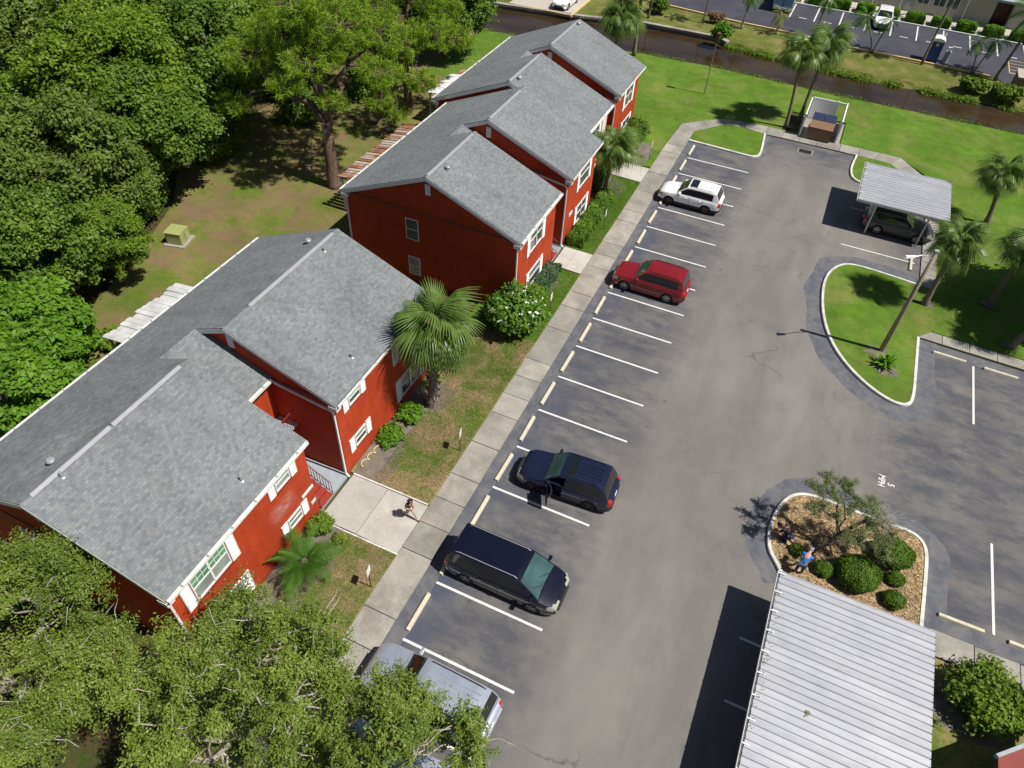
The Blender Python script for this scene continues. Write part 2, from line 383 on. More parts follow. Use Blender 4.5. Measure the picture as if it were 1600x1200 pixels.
P_char=paint('charcoal car paint',(.030,.033,.042),.35)
P_bluev=paint('powder blue van paint',(.20,.33,.46),.1,.4)
M_tyre=plain('tyre rubber',(.016,.016,.017),.85,var=.2)
M_rim=plain('alloy rim',(.42,.43,.45),.3,.8,.1)
M_rimd=plain('dark bronze rim',(.12,.10,.10),.35,.7,.1)
M_hl=plain('headlight lens',(.42,.42,.38),.12,.1,.1,8,1)
M_tl=plain('red tail light lens',(.40,.012,.010),.15,0,.1,8,1)
M_plate=plain('white number plate',(.75,.75,.74),.4)
M_seat=plain('blue-grey seat cloth',(.03,.035,.09),.85)
def leafmat(name,a,b,c3=None,trans=.35,rough=.55,sc=.5,yel=None):
    t=NT(name); at=t.n('ShaderNodeAttribute'); at.attribute_name='tint'
    f=at.outputs['Fac']
    big=t.noise(sc,3,.6)
    c=t.mix(f,a,b)
    c=t.mix(t.ramp(big,[(.40,0),(.62,.55)]),c,c3 or a)
    if yel: c=t.mix(t.ramp(f,[(.955,0),(.965,1)]),c,yel)
    t.col(c); t.set(rough=rough,spec=.35)
    tr=t.n('ShaderNodeBsdfTranslucent'); ms=t.n('ShaderNodeMixShader'); ms.inputs[0].default_value=trans
    t.l(t.mix(1.,c,(1.3,1.35,.55),'MULTIPLY'),tr.inputs[0]); t.l(t.b.outputs[0],ms.inputs[1]); t.l(tr.outputs[0],ms.inputs[2]); t.l(ms.outputs[0],t.out.inputs[0])
    return t.m
L_oakfg=leafmat('olive live-oak leaves',(.085,.135,.020),(.275,.355,.060),(.160,.235,.033),.3,.45,.6,(.24,.16,.08))
L_dark=leafmat('dark green broad leaves',(.060,.125,.015),(.180,.275,.032),(.110,.200,.020),.3)
L_mid=leafmat('mid green broad leaves',(.085,.160,.014),(.220,.320,.028),(.140,.245,.018),.35)
L_olive=leafmat('dull olive leaves',(.075,.120,.020),(.185,.260,.040),(.120,.185,.026),.3)
L_bright=leafmat('bright green leaves',(.080,.190,.012),(.190,.360,.026),(.125,.270,.018),.4)
L_pine=leafmat('yellow-green pine needles',(.110,.200,.012),(.310,.430,.030),(.190,.310,.018),.3,.6,.4)
L_bush=leafmat('clipped bush leaves',(.060,.125,.012),(.170,.280,.026),(.110,.200,.018),.3)
L_hedge=leafmat('hedge leaves',(.060,.145,.012),(.165,.300,.028),(.110,.220,.018),.3)
L_juni=leafmat('blue-green juniper needles',(.050,.110,.050),(.110,.190,.085),(.080,.150,.060),.25)
L_palm=leafmat('grey-green palm fronds',(.080,.145,.030),(.180,.265,.058),(.120,.195,.038),.3,.4)
L_palm2=leafmat('fresh green palm fronds',(.050,.140,.015),(.110,.235,.030),(.080,.190,.020),.35,.4)
L_palmy=leafmat('yellow-green palm fronds',(.160,.190,.015),(.300,.300,.030),(.200,.220,.015),.35,.4)
L_thin=leafmat('thin grey-green foliage',(.095,.130,.048),(.215,.260,.100),(.140,.180,.065),.3)
L_flower=leafmat('white blossoms',(.70,.72,.66),(.85,.85,.80),(.8,.8,.75),.1)
L_redf=leafmat('red blossoms',(.55,.02,.06),(.7,.04,.08),(.6,.02,.06),.1)
def mk_bark(name,a,b,sc=6):
    t=NT(name); oc=t.n('ShaderNodeTexCoord'); n=t.noise(sc,6,.7,t.mapped((1,1,.35),(0,0,0),oc.outputs['Object'])); t.col(t.ramp(n,[(.3,a),(.7,b)])); t.set(rough=.95,spec=.2); t.bump(n,.7,.05); return t.m
M_bark=mk_bark('grey-brown bark',(.065,.052,.042),(.20,.17,.14))
M_barkp=mk_bark('pine bark',(.075,.050,.038),(.22,.160,.120),4)
M_barkl=mk_bark('pale bare twigs',(.26,.23,.19),(.46,.42,.36))
M_palmt=mk_bark('palm trunk',(.10,.080,.062),(.26,.22,.175),9)
M_palmt2=mk_bark('booted palm trunk',(.075,.055,.045),(.36,.31,.27),11)
L_dead=leafmat('dead brown fronds',(.16,.10,.05),(.28,.19,.10),(.2,.13,.07),.15)

# ================================================================ THE SETTING
GZ=0.06                                  # grass / pavement level; asphalt is 0
# base ground south of the canal, and north of it
structure('ground',MB().sheet([(-160,-160),(160,-160),(160,18.4),(25,18.5),(8.9,18.4),(-2.7,18.9),(-9.8,18.5),(-18,16.8),(-26,15.9),(-40,15.2),(-160,8)],-.03),M_forest)
structure('far_ground',MB().sheet([(-160,18.9),(-40,23.1),(-28.7,23.8),(-18.7,25.1),(-12,26.9),(-3.9,27.1),(-2.6,26.6),(5,26.0),(11.3,25.5),(20,25.7),(160,25.4),(160,300),(-160,300)],-.03),M_bank)
structure('canal_water',MB().sheet([(-160,6),(160,14),(160,30),(-3,30),(-160,30)],-.42),M_water)
def bank(name,top,dx,dy,m,zt=-.03,zb=-.6):
    b=MB(); n=len(top); vs=[]
    for k in range(4):
        f=k/3.
        for i,(x,y) in enumerate(top):
            j=(RS.rand()-.5)*.28*(f>0)*(f<1.1)
            vs.append((x+dx*f,y+dy*f**1.4+j,zt+(zb-zt)*f))
    fs=[(k*n+i,k*n+i+1,(k+1)*n+i+1,(k+1)*n+i) for k in range(3) for i in range(n-1)]
    b.add(vs,fs); return structure(name,b,m)
def densify(pts,step=.8):
    out=[]
    for a,b in zip(pts[:-1],pts[1:]):
        n=max(1,int(math.dist(a,b)/step))
        for i in range(n): out.append((a[0]+(b[0]-a[0])*i/n,a[1]+(b[1]-a[1])*i/n))
    return out+[pts[-1]]
nb=densify([(160,18.4),(25,18.5),(8.9,18.4),(-2.7,18.9),(-9.8,18.5),(-18,16.8),(-26,15.9),(-40,15.2),(-160,8)],1.5)
bank('near_bank',nb,0,.28,M_soil)
fb=densify([(-2.8,26.6),(5,26.0),(11.3,25.5),(20,25.7),(160,25.4)],1.2)
bank('far_bank',fb,0,-1.2,M_bank)
# concrete seawall along the west part of the far bank
sw=thing('seawall','grey concrete seawall along the far side of the brown canal','seawall',(-10,25,-.3))
pts=[(-160,18.9),(-40,23.1),(-28.7,23.8),(-18.7,25.1),(-12,26.9),(-3.9,27.1),(-2.6,26.2)]
b=MB(); c=MB()
for a,d in zip(pts[:-1],pts[1:]):
    b.obox((a[0],a[1]-.05,-.75),(d[0],d[1]-.05,-.75),.22,1.5); c.obox((a[0],a[1]-.02,0),(d[0],d[1]-.02,0),.5,.22)
b.build('wall',M_seaw,sw); c.build('coping',M_walk,sw)

# the parking lot
lot=structure('parking_lot',MB().sheet([(-.64,-75),(-.64,7.1),(16.2,7.1),(17.75,5.2),(17.75,-14.7),(42,-15.6),(42,-34.1),(19.3,-34.0),(19.2,-75)],0),M_asph)
def lawn(name,pts,m,z=GZ): return structure(name,MB().prism(pts,-.1,z),m)
lawn('north_lawn',[(-16.3,3.4),(-6,3.0),(-6.0,-3.35),(-4.15,-3.5),(-2.1,-2.9),(-2.2,1.3),(-2.0,5.4),(1.0,8.35),(5.9,8.6),(6.2,12.8),(10.8,12.8),(10.8,8.5),(15.6,8.5),(17.6,6.4),(18.74,2.9),(18.74,-9.6),(18.74,-13.7),(42,-14.4),(100,-15),(100,18.3),(25,18.45),(8.9,18.35),(-2.7,18.85),(-9.8,18.45),(-18,16.75),(-26,15.85),(-26,4)],M_lush)
lawn('back_lawn',[(-16.0,-62),(-16.0,3.4),(-26,4),(-26.2,15.5),(-34,14),(-33,0),(-34,-12),(-34,-19),(-30,-24),(-27.5,-30),(-26,-36),(-24,-44),(-24,-62)],M_back,GZ-.01)
for nm,y0,y1,m in (('front_lawn',-37.85,-25.6,M_front),('front_lawn',-62,-40.75,M_front),('front_lawn',-25.6,-18.4,M_front2),('front_lawn',-16.0,-5.6,M_front2)):
    lawn(nm,[(-6.6,y0),(-2.15,y0),(-2.15,y1),(-6.6,y1)],m)
# bare soil beds along the walls (thin sheets over the lawn)
def blob(cx,cy,rx,ry,n=22,j=.25,seed=0):
    r=random.Random(seed); return [(cx+rx*(1+j*(r.random()-.5))*math.cos(2*math.pi*k/n),cy+ry*(1+j*(r.random()-.5))*math.sin(2*math.pi*k/n)) for k in range(n)]
soil=MB()
for i,(x,y,rx,ry) in enumerate([(-5.5,-42.6,1.25,2.0),(-5.4,-46,1.2,2.5),(-5.6,-36.6,1.0,1.7),(-5.8,-33.4,.85,2.2),(-5.0,-31.7,.8,1.0),(-3.75,-20.7,.75,2.3),(-3.9,-11.6,.75,4.2),(-3.4,-1.6,.7,2.2),(-4.2,-7.6,1.4,1.6)]):
    soil.sheet([(min(p[0],-2.2),p[1]) for p in blob(x,y,rx,ry,24,.35,i)],GZ+.004+.0005*i)
structure('planting_bed',soil,M_soil)
soil=MB()
for i,(x,y,rx,ry) in enumerate([(15.9,-17.2,.7,.5),(16.4,-18.5,.7,.6),(18.3,-11.0,.45,.45),(21.9,-9.2,.5,.4),(6.3,9.5,.4,.3),(23,-13.0,.5,.3)]):
    soil.sheet(blob(x,y,rx,ry,30,.8,i+40),.135+.0005*i)
structure('bare_earth',soil,M_soil)
# soil and mulch south-east, by the corner building
lawn('south_verge',[(19.25,-35.3),(42,-35.7),(42,-75),(19.25,-75)],M_front)
structure('verge_soil',MB().sheet(blob(20.9,-37.0,1.5,1.2,26,.3,3),GZ+.004),M_soil)

# walkway: every slab is a piece
def walk(name,slabs,m,z=.085):
    s=bpy.data.objects.new(name,None); COL.objects.link(s); s['kind']='structure'; s.location=(0,0,0)
    for q in slabs:
        # inset each slab a little so the joints are real grooves
        cx=sum(p[0] for p in q)/len(q); cy=sum(p[1] for p in q)/len(q)
        r=[]
        for x,y in q:
            d=math.hypot(x-cx,y-cy); k=(d-.022)/d; r.append((cx+(x-cx)*k,cy+(y-cy)*k))
        dz=(rnd.random()-.5)*.012
        MB().prism([(x-cx,y-cy) for x,y in r],-.12-z,dz).build('concrete_slab',m,s,local=True).location=(cx,cy,z)
    return s
sl_=[]
y=-62.0
while y<1.2:
    y2=y+rnd.choice([1.5,1.5,1.5,2.2,3.0])
    if y2>.6: y2=1.4
    sl_.append([(-2.15,y),(-.64,y),(-.64,y2),(-2.15,y2)]); y=y2
    if y>=1.4: break
out=[(-2.15,1.4),(-1.95,5.4),(-.5,6.85),(1.0,8.2),(2.9,8.45),(4.85,8.6),(6.2,8.6),(7.6,8.6),(9.0,8.6),(10.85,8.5),(12.4,8.5),(14,8.5),(15.6,8.45),(17.3,6.3),(17.85,4.9)]
inn=[(-.64,1.4),(-.62,4.6),(.3,5.75),(1.35,7.1),(3.0,7.4),(4.85,7.1),(6.2,7.12),(7.6,7.12),(9.0,7.12),(10.85,7.12),(12.4,7.12),(13.6,7.12),(14.9,7.0),(16.0,5.7),(16.6,4.6)]
for i in range(len(out)-1):
    a,b_,c_,d_=out[i],out[i+1],inn[i+1],inn[i]
    k=2 if math.dist(a,b_)>2.5 else 1
    for j in range(k):
        L_=lambda p,q,t:(p[0]+(q[0]-p[0])*t,p[1]+(q[1]-p[1])*t)
        sl_.append([L_(a,b_,j/k),L_(a,b_,(j+1)/k),L_(d_,c_,(j+1)/k),L_(d_,c_,j/k)])
walk('sidewalk',sl_,M_walk)
ent=[]
for y0,y1,x0 in ((-40.65,-37.95,-6.2),(-18.3,-16.0,-4.15),(-5.55,-3.3,-5.3)):
    xm=(x0-2.15)/2-.1
    ent+= [[(x0,y0),(xm,y0),(xm,y1),(x0,y1)],[(xm,y0),(-2.15,y0-.05),(-2.15,y1),(xm,y1)]]
walk('entry_path',ent,M_entry,.09)
ed=MB()
for y0,x0 in ((-40.72,-6.1),(-37.9,-6.2)):
    for k in range(10):
        xa=x0+k*.4; ed.box(xa,xa+.385,y0-.035,y0+.035,0,.10+.012*rnd.random())
structure('path_edging',ed,M_white2)
# right-hand walks
rw=[[(17.8+(k)*1.5,-14.62-.035*(k)*1.5),(17.8+(k+1)*1.5,-14.62-.035*(k+1)*1.5),(17.8+(k+1)*1.5,-13.75-.035*(k+1)*1.5),(17.8+(k)*1.5,-13.75-.035*k*1.5)] for k in range(12)]
rw+=[[(17.78,-9.2+k*1.5),(18.75,-9.2+k*1.5),(18.75,-7.7+k*1.5),(17.78,-7.7+k*1.5)] for k in range(8)]
rw+=[[(19.3+1.7*k,-35.25-.01*k),(19.3+1.7*(k+1),-35.25-.01*k),(19.3+1.7*(k+1),-34.05-.03*k),(19.3+1.7*k,-34.05-.03*k)] for k in range(10)]
walk('right_walk',rw,M_walk)

# islands
def chain(pts,step=.35,it=3):
    """Chaikin smoothing of an open line"""
    for _ in range(it):
        q=[pts[0]]
        for a,b in zip(pts[:-1],pts[1:]):
            q+=[(a[0]*.75+b[0]*.25,a[1]*.75+b[1]*.25),(a[0]*.25+b[0]*.75,a[1]*.25+b[1]*.75)]
        q.append(pts[-1]); pts=q
    return pts
def offset(line,d):
    out=[]
    for i,p in enumerate(line):
        a=line[max(i-1,0)]; b=line[min(i+1,len(line)-1)]
        t=(b[0]-a[0],b[1]-a[1]); l=math.hypot(*t) or 1; out.append((p[0]-t[1]/l*d,p[1]+t[0]/l*d))
    return out
def kerb(name,line,w_=.16,h=.15,m=None,inside=1):
    a=line; b=offset(line,w_*inside); n=len(a); vs=[]
    prof=[]
    for (p,q) in zip(a,b):
        e=.02; px=p[0]+(q[0]-p[0])*.15; py=p[1]+(q[1]-p[1])*.15
        vs+=[(p[0],p[1],-.05),(p[0],p[1],h-.03),(px,py,h),(q[0],q[1],h),(q[0],q[1],-.05)]
    fs=[(i*5+k,(i+1)*5+k,(i+1)*5+k+1,i*5+k+1) for i in range(n-1) for k in range(4)]
    fs+=[(4,3,2,1,0),tuple((n-1)*5+k for k in range(5))]
    return structure(name,MB().add(vs,fs),m or M_white2)
def seal(line,wd,name='edge_sealer',side=-1,seed=0):
    r=random.Random(seed); d=densify(line,.5); nn=[wd*(.75+.5*r.random()) for _ in d]
    nn=[(nn[max(i-1,0)]+nn[i]+nn[min(i+1,len(nn)-1)])/3 for i in range(len(nn))]
    o=[]
    for i,p in enumerate(d):
        a=d[max(i-1,0)]; b=d[min(i+1,len(d)-1)]; t=(b[0]-a[0],b[1]-a[1]); l=math.hypot(*t) or 1
        o.append((p[0]-t[1]/l*nn[i]*side,p[1]+t[0]/l*nn[i]*side))
    global SZ; SZ+=.0012
    n=len(d); SEAL.add([(x,y,SZ) for x,y in d+o],[(i,i+1,n+i+1,n+i) if side>0 else (i,n+i,n+i+1,i+1) for i in range(n-1)])
SEAL=MB(); SZ=.002
mul=chain([(13.35,-34.6),(13.0,-34.0),(12.5,-33.4),(12.3,-32.7),(12.27,-31.7),(12.5,-30.5),(12.9,-29.75),(13.5,-29.35),(14.4,-29.25),(16.9,-29.38),(18.2,-29.3),(18.8,-29.55),(19.08,-30.1),(19.12,-31.1),(19.03,-34.2)],it=2)
kerb('mulch_island_kerb',mul,inside=-1); structure('mulch_island',MB().prism(offset(mul,-.1),-.1,.11),M_mulch)
mid=chain([(17.9,-9.12),(15.4,-8.82),(13.7,-8.75),(12.9,-9.1),(12.3,-10.1),(12.05,-11.3),(12.05,-12.6),(12.3,-14.7),(12.85,-16.76),(13.65,-18.4),(14.75,-19.75),(15.97,-20.72),(17.0,-21.15),(17.7,-21.05),(18.05,-20.4),(18.04,-17.45),(18.04,-14.69)],it=2)
kerb('grass_island_kerb',mid,inside=1); structure('grass_island',MB().prism([(18.76,-9.6)]+offset(mid,.1)+[(18.7,-13.72),(18.76,-13.74)],-.1,.12),M_lush)
tl=chain([(-.64,2.72),(1.74,2.62),(4.1,2.50),(4.75,2.55),(5.15,2.95),(5.2,3.9),(4.88,7.1)],it=2)
kerb('corner_island_kerb',tl,inside=1); structure('corner_island',MB().prism(offset(tl,.1)+[(3.0,7.4),(1.35,7.1),(.3,5.75),(-.62,4.6)],-.1,.10),M_lush)
sm=chain([(12.17,7.1),(12.0,5.2),(12.02,4.0),(12.25,3.1),(12.8,2.6),(14.5,2.55),(17.78,2.5)],it=2)
kerb('carport_island_kerb',sm,inside=1); structure('carport_island',MB().prism(offset(sm,.1)+[(17.3,3.2),(16.6,4.6),(16.0,5.7),(14.9,7.0),(13.6,7.12)],-.1,.10),M_lush)
seal(mid,1.0,side=-1,seed=2); seal(mul,.85,side=1,seed=3); seal([(-.63,-62),(-.63,2.6)],.62,side=-1,seed=4); seal(tl,.3,side=-1,seed=5); seal([(18.1,-14.78),(30,-15.2)],.75,side=-1,seed=6); seal([(19.4,-34.0),(34,-34.1)],.7,side=1,seed=7)
structure('edge_sealer',SEAL,M_seal,lot)
# painted lines
lab=0
for i in range(0,20):
    y=-2.74*i
    MB().box(-.0,4.85,-.055,.055,0,.004).build('stall_line',M_line,lot,local=True).location=(0,y,.0125)
for x in (21.03,23.75,26.5,29.2):
    MB().box(-.055,.055,-4.9,0,0,.004).build('stall_line',M_line,lot,local=True).location=(x,-15.78,.0125)
for x in (21.78,24.5,27.2,29.9):
    MB().box(-.055,.055,0,4.8,0,.004).build('stall_line',M_line,lot,local=True).location=(x,-33.15,.0125)
for y in (-37.9,-40.64,-43.4,-46.1): MB().box(0,4.8,-.055,.055,0,.004).build('stall_line',M_line,lot,local=True).location=(12.2,y,.0125)
for y in (-1.35,-6.6,): MB().box(0,4.8,-.05,.05,0,.004).build('stall_line',M_line,lot,local=True).location=(12.6,y,.0125)
def text(body,loc,size,parent,rz):
    c=bpy.data.curves.new('t','FONT'); c.body=body; c.size=size; c.align_x='CENTER'; c.align_y='CENTER'; c.space_character=1.0; c.offset=.008
    o=bpy.data.objects.new('t',c); COL.objects.link(o)
    me=bpy.data.meshes.new_from_object(o.evaluated_get(bpy.context.evaluated_depsgraph_get()))
    bpy.data.objects.remove(o); me.materials.clear(); me.materials.append(M_line); me.name='speed_lettering'
    m=bpy.data.objects.new('speed_lettering',me); COL.objects.link(m); m.parent=parent; m.location=loc; m.rotation_euler=(0,0,rz); m.scale=(1.05,1.25,1)
    return m
text('MPH',(16.84,-26.84,.0125),.36,lot,-math.pi/2); text('5',(17.28,-26.93,.0125),.36,lot,-math.pi/2)
# storm drain
dr=thing('storm_drain','square black storm drain grate in the asphalt before the dumpster','drain',(8.35,5.79,.012))
dc=MB()
for a in ((7.75,8.95,5.35,5.45),(7.75,8.95,6.13,6.23),(7.75,7.85,5.45,6.13),(8.85,8.95,5.45,6.13)): dc.box(*a,0,.02)
dc.build('surround',M_walk,dr)
MB().box(7.86,8.84,5.46,6.12,.0,.006).build('pit',M_dark,dr)
for k in range(9): MB().box(7.88+k*.11,7.93+k*.11,5.47,6.11,.008,.02).build('bar',M_blkp,dr)
ORD=['first','second','third','fourth','fifth','sixth','seventh','eighth','ninth','tenth','eleventh','twelfth','thirteenth','fourteenth','fifteenth','sixteenth','seventeenth']
def stop_mesh():
    b=MB(); prof=[(-.10,0),(.10,0),(.075,.11),(.05,.13),(-.05,.13),(-.075,.11)]
    n=len(prof); b.add([(x,-.88,z) for x,z in prof]+[(x,.88,z) for x,z in prof],[tuple(range(n)),tuple(range(2*n-1,n-1,-1))]+[(i,n+i,n+(i+1)%n,(i+1)%n) for i in range(n)])
    return b
WS=None
def wstop(x,y,rz,label):
    global WS
    if WS is None: WS=stop_mesh().build('wheel_stop',M_stop,None); o=WS
    else: o=WS.copy(); COL.objects.link(o)
    o.location=(x,y,.004); o.rotation_euler=(0,0,rz)
    return tag(o,label,'wheel stop','concrete wheel stops at the heads of the parking stalls')
for i in range(17):
    y=1.25-2.74*i + (0.0 if i else .0)
    wstop(.02+(rnd.random()-.5)*.08,y,(rnd.random()-.5)*.03,'cream concrete wheel stop, %s from the grassy corner end of the long left row'%ORD[i])
wstop(19.72,-15.62,-math.pi/2-.03,'whitish wheel stop beside the curved grass island in the right bay')
wstop(22.45,-15.74,-math.pi/2-.03,'whitish wheel stop right of the first line in the upper right bay')
wstop(20.5,-33.22,math.pi/2+.0,'cream wheel stop between the mulch island kerb and the white line')
wstop(23.2,-33.24,math.pi/2,'cream wheel stop at the right picture edge above the lower walk')
wstop(17.15,-6.8,0,'short cream wheel stop below the small carport')

# ---------------------------------------------------------------- across the canal
lot2=structure('far_parking_lot',MB().sheet([(-14,34.0),(-3.1,32.65),(3.2,32.4),(9,31.6),(16.2,31.45),(21.1,31.25),(23.3,30.9),(24.3,29.6),(60,29.6),(60,42.55),(-14,42.9)],.02),M_asph2)
ky=MB()
kp=[(-14,33.9),(-3.1,32.55),(3.2,32.3),(9,31.5),(16.2,31.35),(21.1,31.15),(22.6,31.0)]
for a,b_ in zip(kp[:-1],kp[1:]): ky.obox((a[0],a[1],.07),(b_[0],b_[1],.07),.2,.16)
structure('yellow_kerb',ky,M_yellow)
b=MB().box(-3,26,42.45,42.62,0,.16); structure('far_white_kerb',b,M_line)
for i in range(10):
    x=1.9+2.7*i
    MB().box(-.07,.07,-4.9,0,0,.004).build('stall_line',M_line,lot2,local=True).location=(x,42.4,.024)
    for k in range(4):
        MB().box(-.09,.09,-.09,.09,0,.004).build('stall_mark',M_line,lot2,local=True).location=(x+1.1+k*.22,37.9,.024)
for k in range(5): MB().box(0,2.6,-.05,.05,0,.004).build('hatch_line',M_yell2,lot2,local=True).location=(24.6,33.3+k*.9,.024)
MB().box(-.05,.05,0,4.4,0,.004).build('hatch_line',M_yell2,lot2,local=True).location=(24.5,33.2,.024)
MB().box(0,8,-.05,.05,0,.004).build('hatch_line',M_yell2,lot2,local=True).location=(24.5,33.15,.0285)
structure('far_walk',MB().sheet([(-20,44.9),(60,44.9),(60,47.4),(-20,47.4)],.03),M_pad)
b=MB()
for i in range(9): b.box(3.45+2.7*i-.75-.42,3.45+2.7*i-.75+.42,42.7,44.5,-.02,.10)
structure('hedge_gap_pad',b,M_pad)
# beige building at the top right
bb=thing('apartment_building','beige stucco building with hedges in front across the canal','building',(12,50,0))
MB().box(-2,22.6,47.2,56,0,7).build('wall',M_beige,bb)
MB().box(24.4,34,47.2,56,0,7).build('wall',M_beige,bb)
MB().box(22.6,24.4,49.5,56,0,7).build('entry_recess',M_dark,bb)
MB().box(22.65,24.35,48.6,48.75,.03,2.6).build('dark_door',M_post,bb)
MB().box(20.6,26.2,46.1,48.9,2.75,2.98).build('porch_roof',M_slab,bb)
for i,(x,zz) in enumerate([(3.2,1.1),(6.2,1.1),(9.4,1.1),(11.9,1.1),(15.2,1.1),(18.3,1.1),(16.9,1.1)]):
    wdo=MB().box(x-.6,x+.6,47.13,47.19,zz,zz+1.3)
    f=wdo.build('window',M_pane,bb); fr=MB()
    for a in ((x-.66,x-.6),(x+.6,x+.66),(x-.02,x+.02)): fr.box(a[0],a[1],47.08,47.18,zz-.04,zz+1.34)
    fr.build('frame',M_white,f)
MB().box(13.4,14.3,47.1,47.19,.03,2.1).build('door',M_paneb,bb)
for x in (1.2,4.1,9.9,12.9,19.7): MB().box(x,x+.12,47.05,47.15,0,6).build('downspout',M_white,bb)
# small tan utility box building at the right end
sh=thing('storage_shed','tan corner of a low shed at the right edge beyond the canal','shed',(25.6,29.0,0))
MB().box(24.4,27.5,27.6,29.9,0,1.5).build('wall',M_brownst,sh)
MB().box(24.3,27.6,27.5,30.0,1.5,1.62).build('roof',M_beige,sh)
# concrete deck with a yellow kerb under the white car (top centre)
pk=thing('concrete_deck','concrete parking deck with yellow edge beside the far canal wall','deck',(-22,26,0))
MB().box(-27,-19.6,24.55,31,-.1,.06).build('slab',M_pad,pk)
b=MB().box(-27,-19.6,24.4,24.55,-.1,.14); b.box(-19.6,-19.45,24.4,31,-.1,.14); b.build('edge_kerb',M_yellow,pk)
# pale house roofs and cars glimpsed through the trees at the far top left
for i,(x,y,wd,dp,h,lb) in enumerate([(-66,-2,9,5,3.0,'pale house half hidden behind the trees at the top left corner'),(-53.5,5.5,10,5,3.0,'pale house behind trees at the top beyond the pine'),(-63.5,-13,5,4,2.6,'small pale outbuilding behind trees at the left edge')]):
    hb=thing('house',lb,'house',(x,y,0))
    MB().box(x-wd/2,x+wd/2,y-dp/2,y+dp/2,-.1,h).build('wall',M_beige,hb)
    MB().yprism([(x-wd/2-.5,h),(x+wd/2+.5,h),(x,h+1.3)],y-dp/2-.4,y+dp/2+.4).build('roof',M_pvc,hb)
    for k in (-1,1): MB().box(x+k*wd/4-.6,x+k*wd/4+.6,y-dp/2-.05,y-dp/2-.01,.9,2.1).build('window',M_pane,hb)

# uneven steel-dark oil drips where engines stand in the stalls

# ================================================================ THE RED BRICK BUILDINGS
SLP=2.5/6.0
def gable_roof(bd,y0,y1,xl,xr,ze,rk=None,near=True,vent=None,rakes=True,lto=None,far=(-1,1)):
    """one unit's roof: two slopes from eaves xl, xr at height ze; returns (roof object, ridge x, ridge z)"""
    xm=(xl+xr)/2; zr=ze+SLP*(xr-xl)/2; t=.10
    b=MB(); b.yprism([(xl,ze),(xl,ze-t),(xm,zr-t),(xr,ze-t),(xr,ze),(xm,zr)],y0,y1)
    r=b.build('roof',M_shing,bd)
    rr=worg(r)
    def P(mb,nm,m): return mb.build(nm,m,r)
    # ridge cap of bent shingles
    c=MB(); n=int((y1-y0)/.3)
    for k in range(n):
        ya=y0+(y1-y0)*k/n; yb=ya+(y1-y0)/n*1.04
        c.add([(xm-.15,ya,zr-.15*SLP+.012),(xm,ya,zr+.016),(xm+.15,ya,zr-.15*SLP+.012),(xm-.15,yb,zr-.15*SLP+.004),(xm,yb,zr+.008),(xm+.15,yb,zr-.15*SLP+.004)],[(0,1,4,3),(1,2,5,4),(0,2,1)])
    o=P(c,'ridge_cap',M_shing); o['kind']='stuff'
    # rake boards on the near gable
    for sx,xe in ((-1,xl),(1,xr)) if rakes else ():
        mb=MB(); d=.24; xe0,ze0=xe,ze
        if sx<0 and lto is not None: xe=lto; ze_=zr-SLP*(xm-lto)
        else: ze_=ze
        mb.add([(xm,y0-.012,zr-.055),(xm,y0-.012,zr-d-.03),(xe,y0-.012,ze_-d-.03),(xe,y0-.012,ze_-.055),(xm,y0+.04,zr-.055),(xm,y0+.04,zr-d-.03),(xe,y0+.04,ze_-d-.03),(xe,y0+.04,ze_-.055)],
               [(0,1,2,3),(7,6,5,4),(0,3,7,4),(1,5,6,2),(2,6,7,3),(0,4,5,1)] if sx<0 else [(3,2,1,0),(4,5,6,7),(4,7,3,0),(2,6,5,1),(3,7,6,2),(1,5,4,0)])
        # boxed eave return
        x1=xe-sx*.42
        if xe==xe0: mb.box(min(xe,x1),max(xe,x1),y0-.03,y0+.30,ze-.42,ze-.20+.0)
        P(mb,'rake_board',M_white)
    for sx,xe in ((-1,xl),(1,xr)) if rakes else ():    # far rake
        if sx not in far: continue
        mb=MB(); mb.obox((xm,y1-.005,zr-.15),(xe,y1-.005,ze-.15),.04,.18); P(mb,'rake_board',M_white)
    if vent:
        for (a,e) in vent:
            v=MB(); v.add([(xm-.13,a,zr-.13*SLP+.02),(xm-.13,a,zr-.13*SLP+.045),(xm,a,zr+.065),(xm+.13,a,zr-.13*SLP+.045),(xm+.13,a,zr-.13*SLP+.02),
                   (xm-.13,e,zr-.13*SLP+.02),(xm-.13,e,zr-.13*SLP+.045),(xm,e,zr+.065),(xm+.13,e,zr-.13*SLP+.045),(xm+.13,e,zr-.13*SLP+.02)],
                  [(0,1,2,3,4),(9,8,7,6,5),(0,5,6,1),(1,6,7,2),(2,7,8,3),(3,8,9,4)])
            P(v,'ridge_vent',M_vent)
    return r,xm,zr
def gutter(bd,x,y0,y1,ze,side=1):
    b=MB(); s=side
    a,c=(x,x+.12) if s>0 else (x-.12,x)
    b.box(a,a+.012,y0,y1,ze-.14,ze-.005).box(c-.015,c,y0,y1,ze-.14,ze-.005).box(a,c,y0,y1,ze-.15,ze-.135)
    b.box(a,c,y0-.012,y0,ze-.15,ze-.005).box(a,c,y1,y1+.012,ze-.15,ze-.005)
    g=b.build('gutter',M_white,bd)
    n=max(2,int((y1-y0)/1.15))
    for k in range(n):
        yy=y0+(k+.5)*(y1-y0)/n; MB().box(a-.03,c,yy-.02,yy+.02,ze-.03,ze-.0).build('gutter_strap',M_metal,g)
    return g
def soffit(bd,xw,xe,y0,y1,ze):
    return MB().box(min(xw,xe),max(xw,xe),y0,y1,ze-.20,ze-.155).build('soffit',M_white,bd)
def downspout(bd,pts,r=.045):
    b=MB()
    for a,c in zip(pts[:-1],pts[1:]): b.obox(a,c,.075,.09)
    return b.build('downspout',M_white,bd)
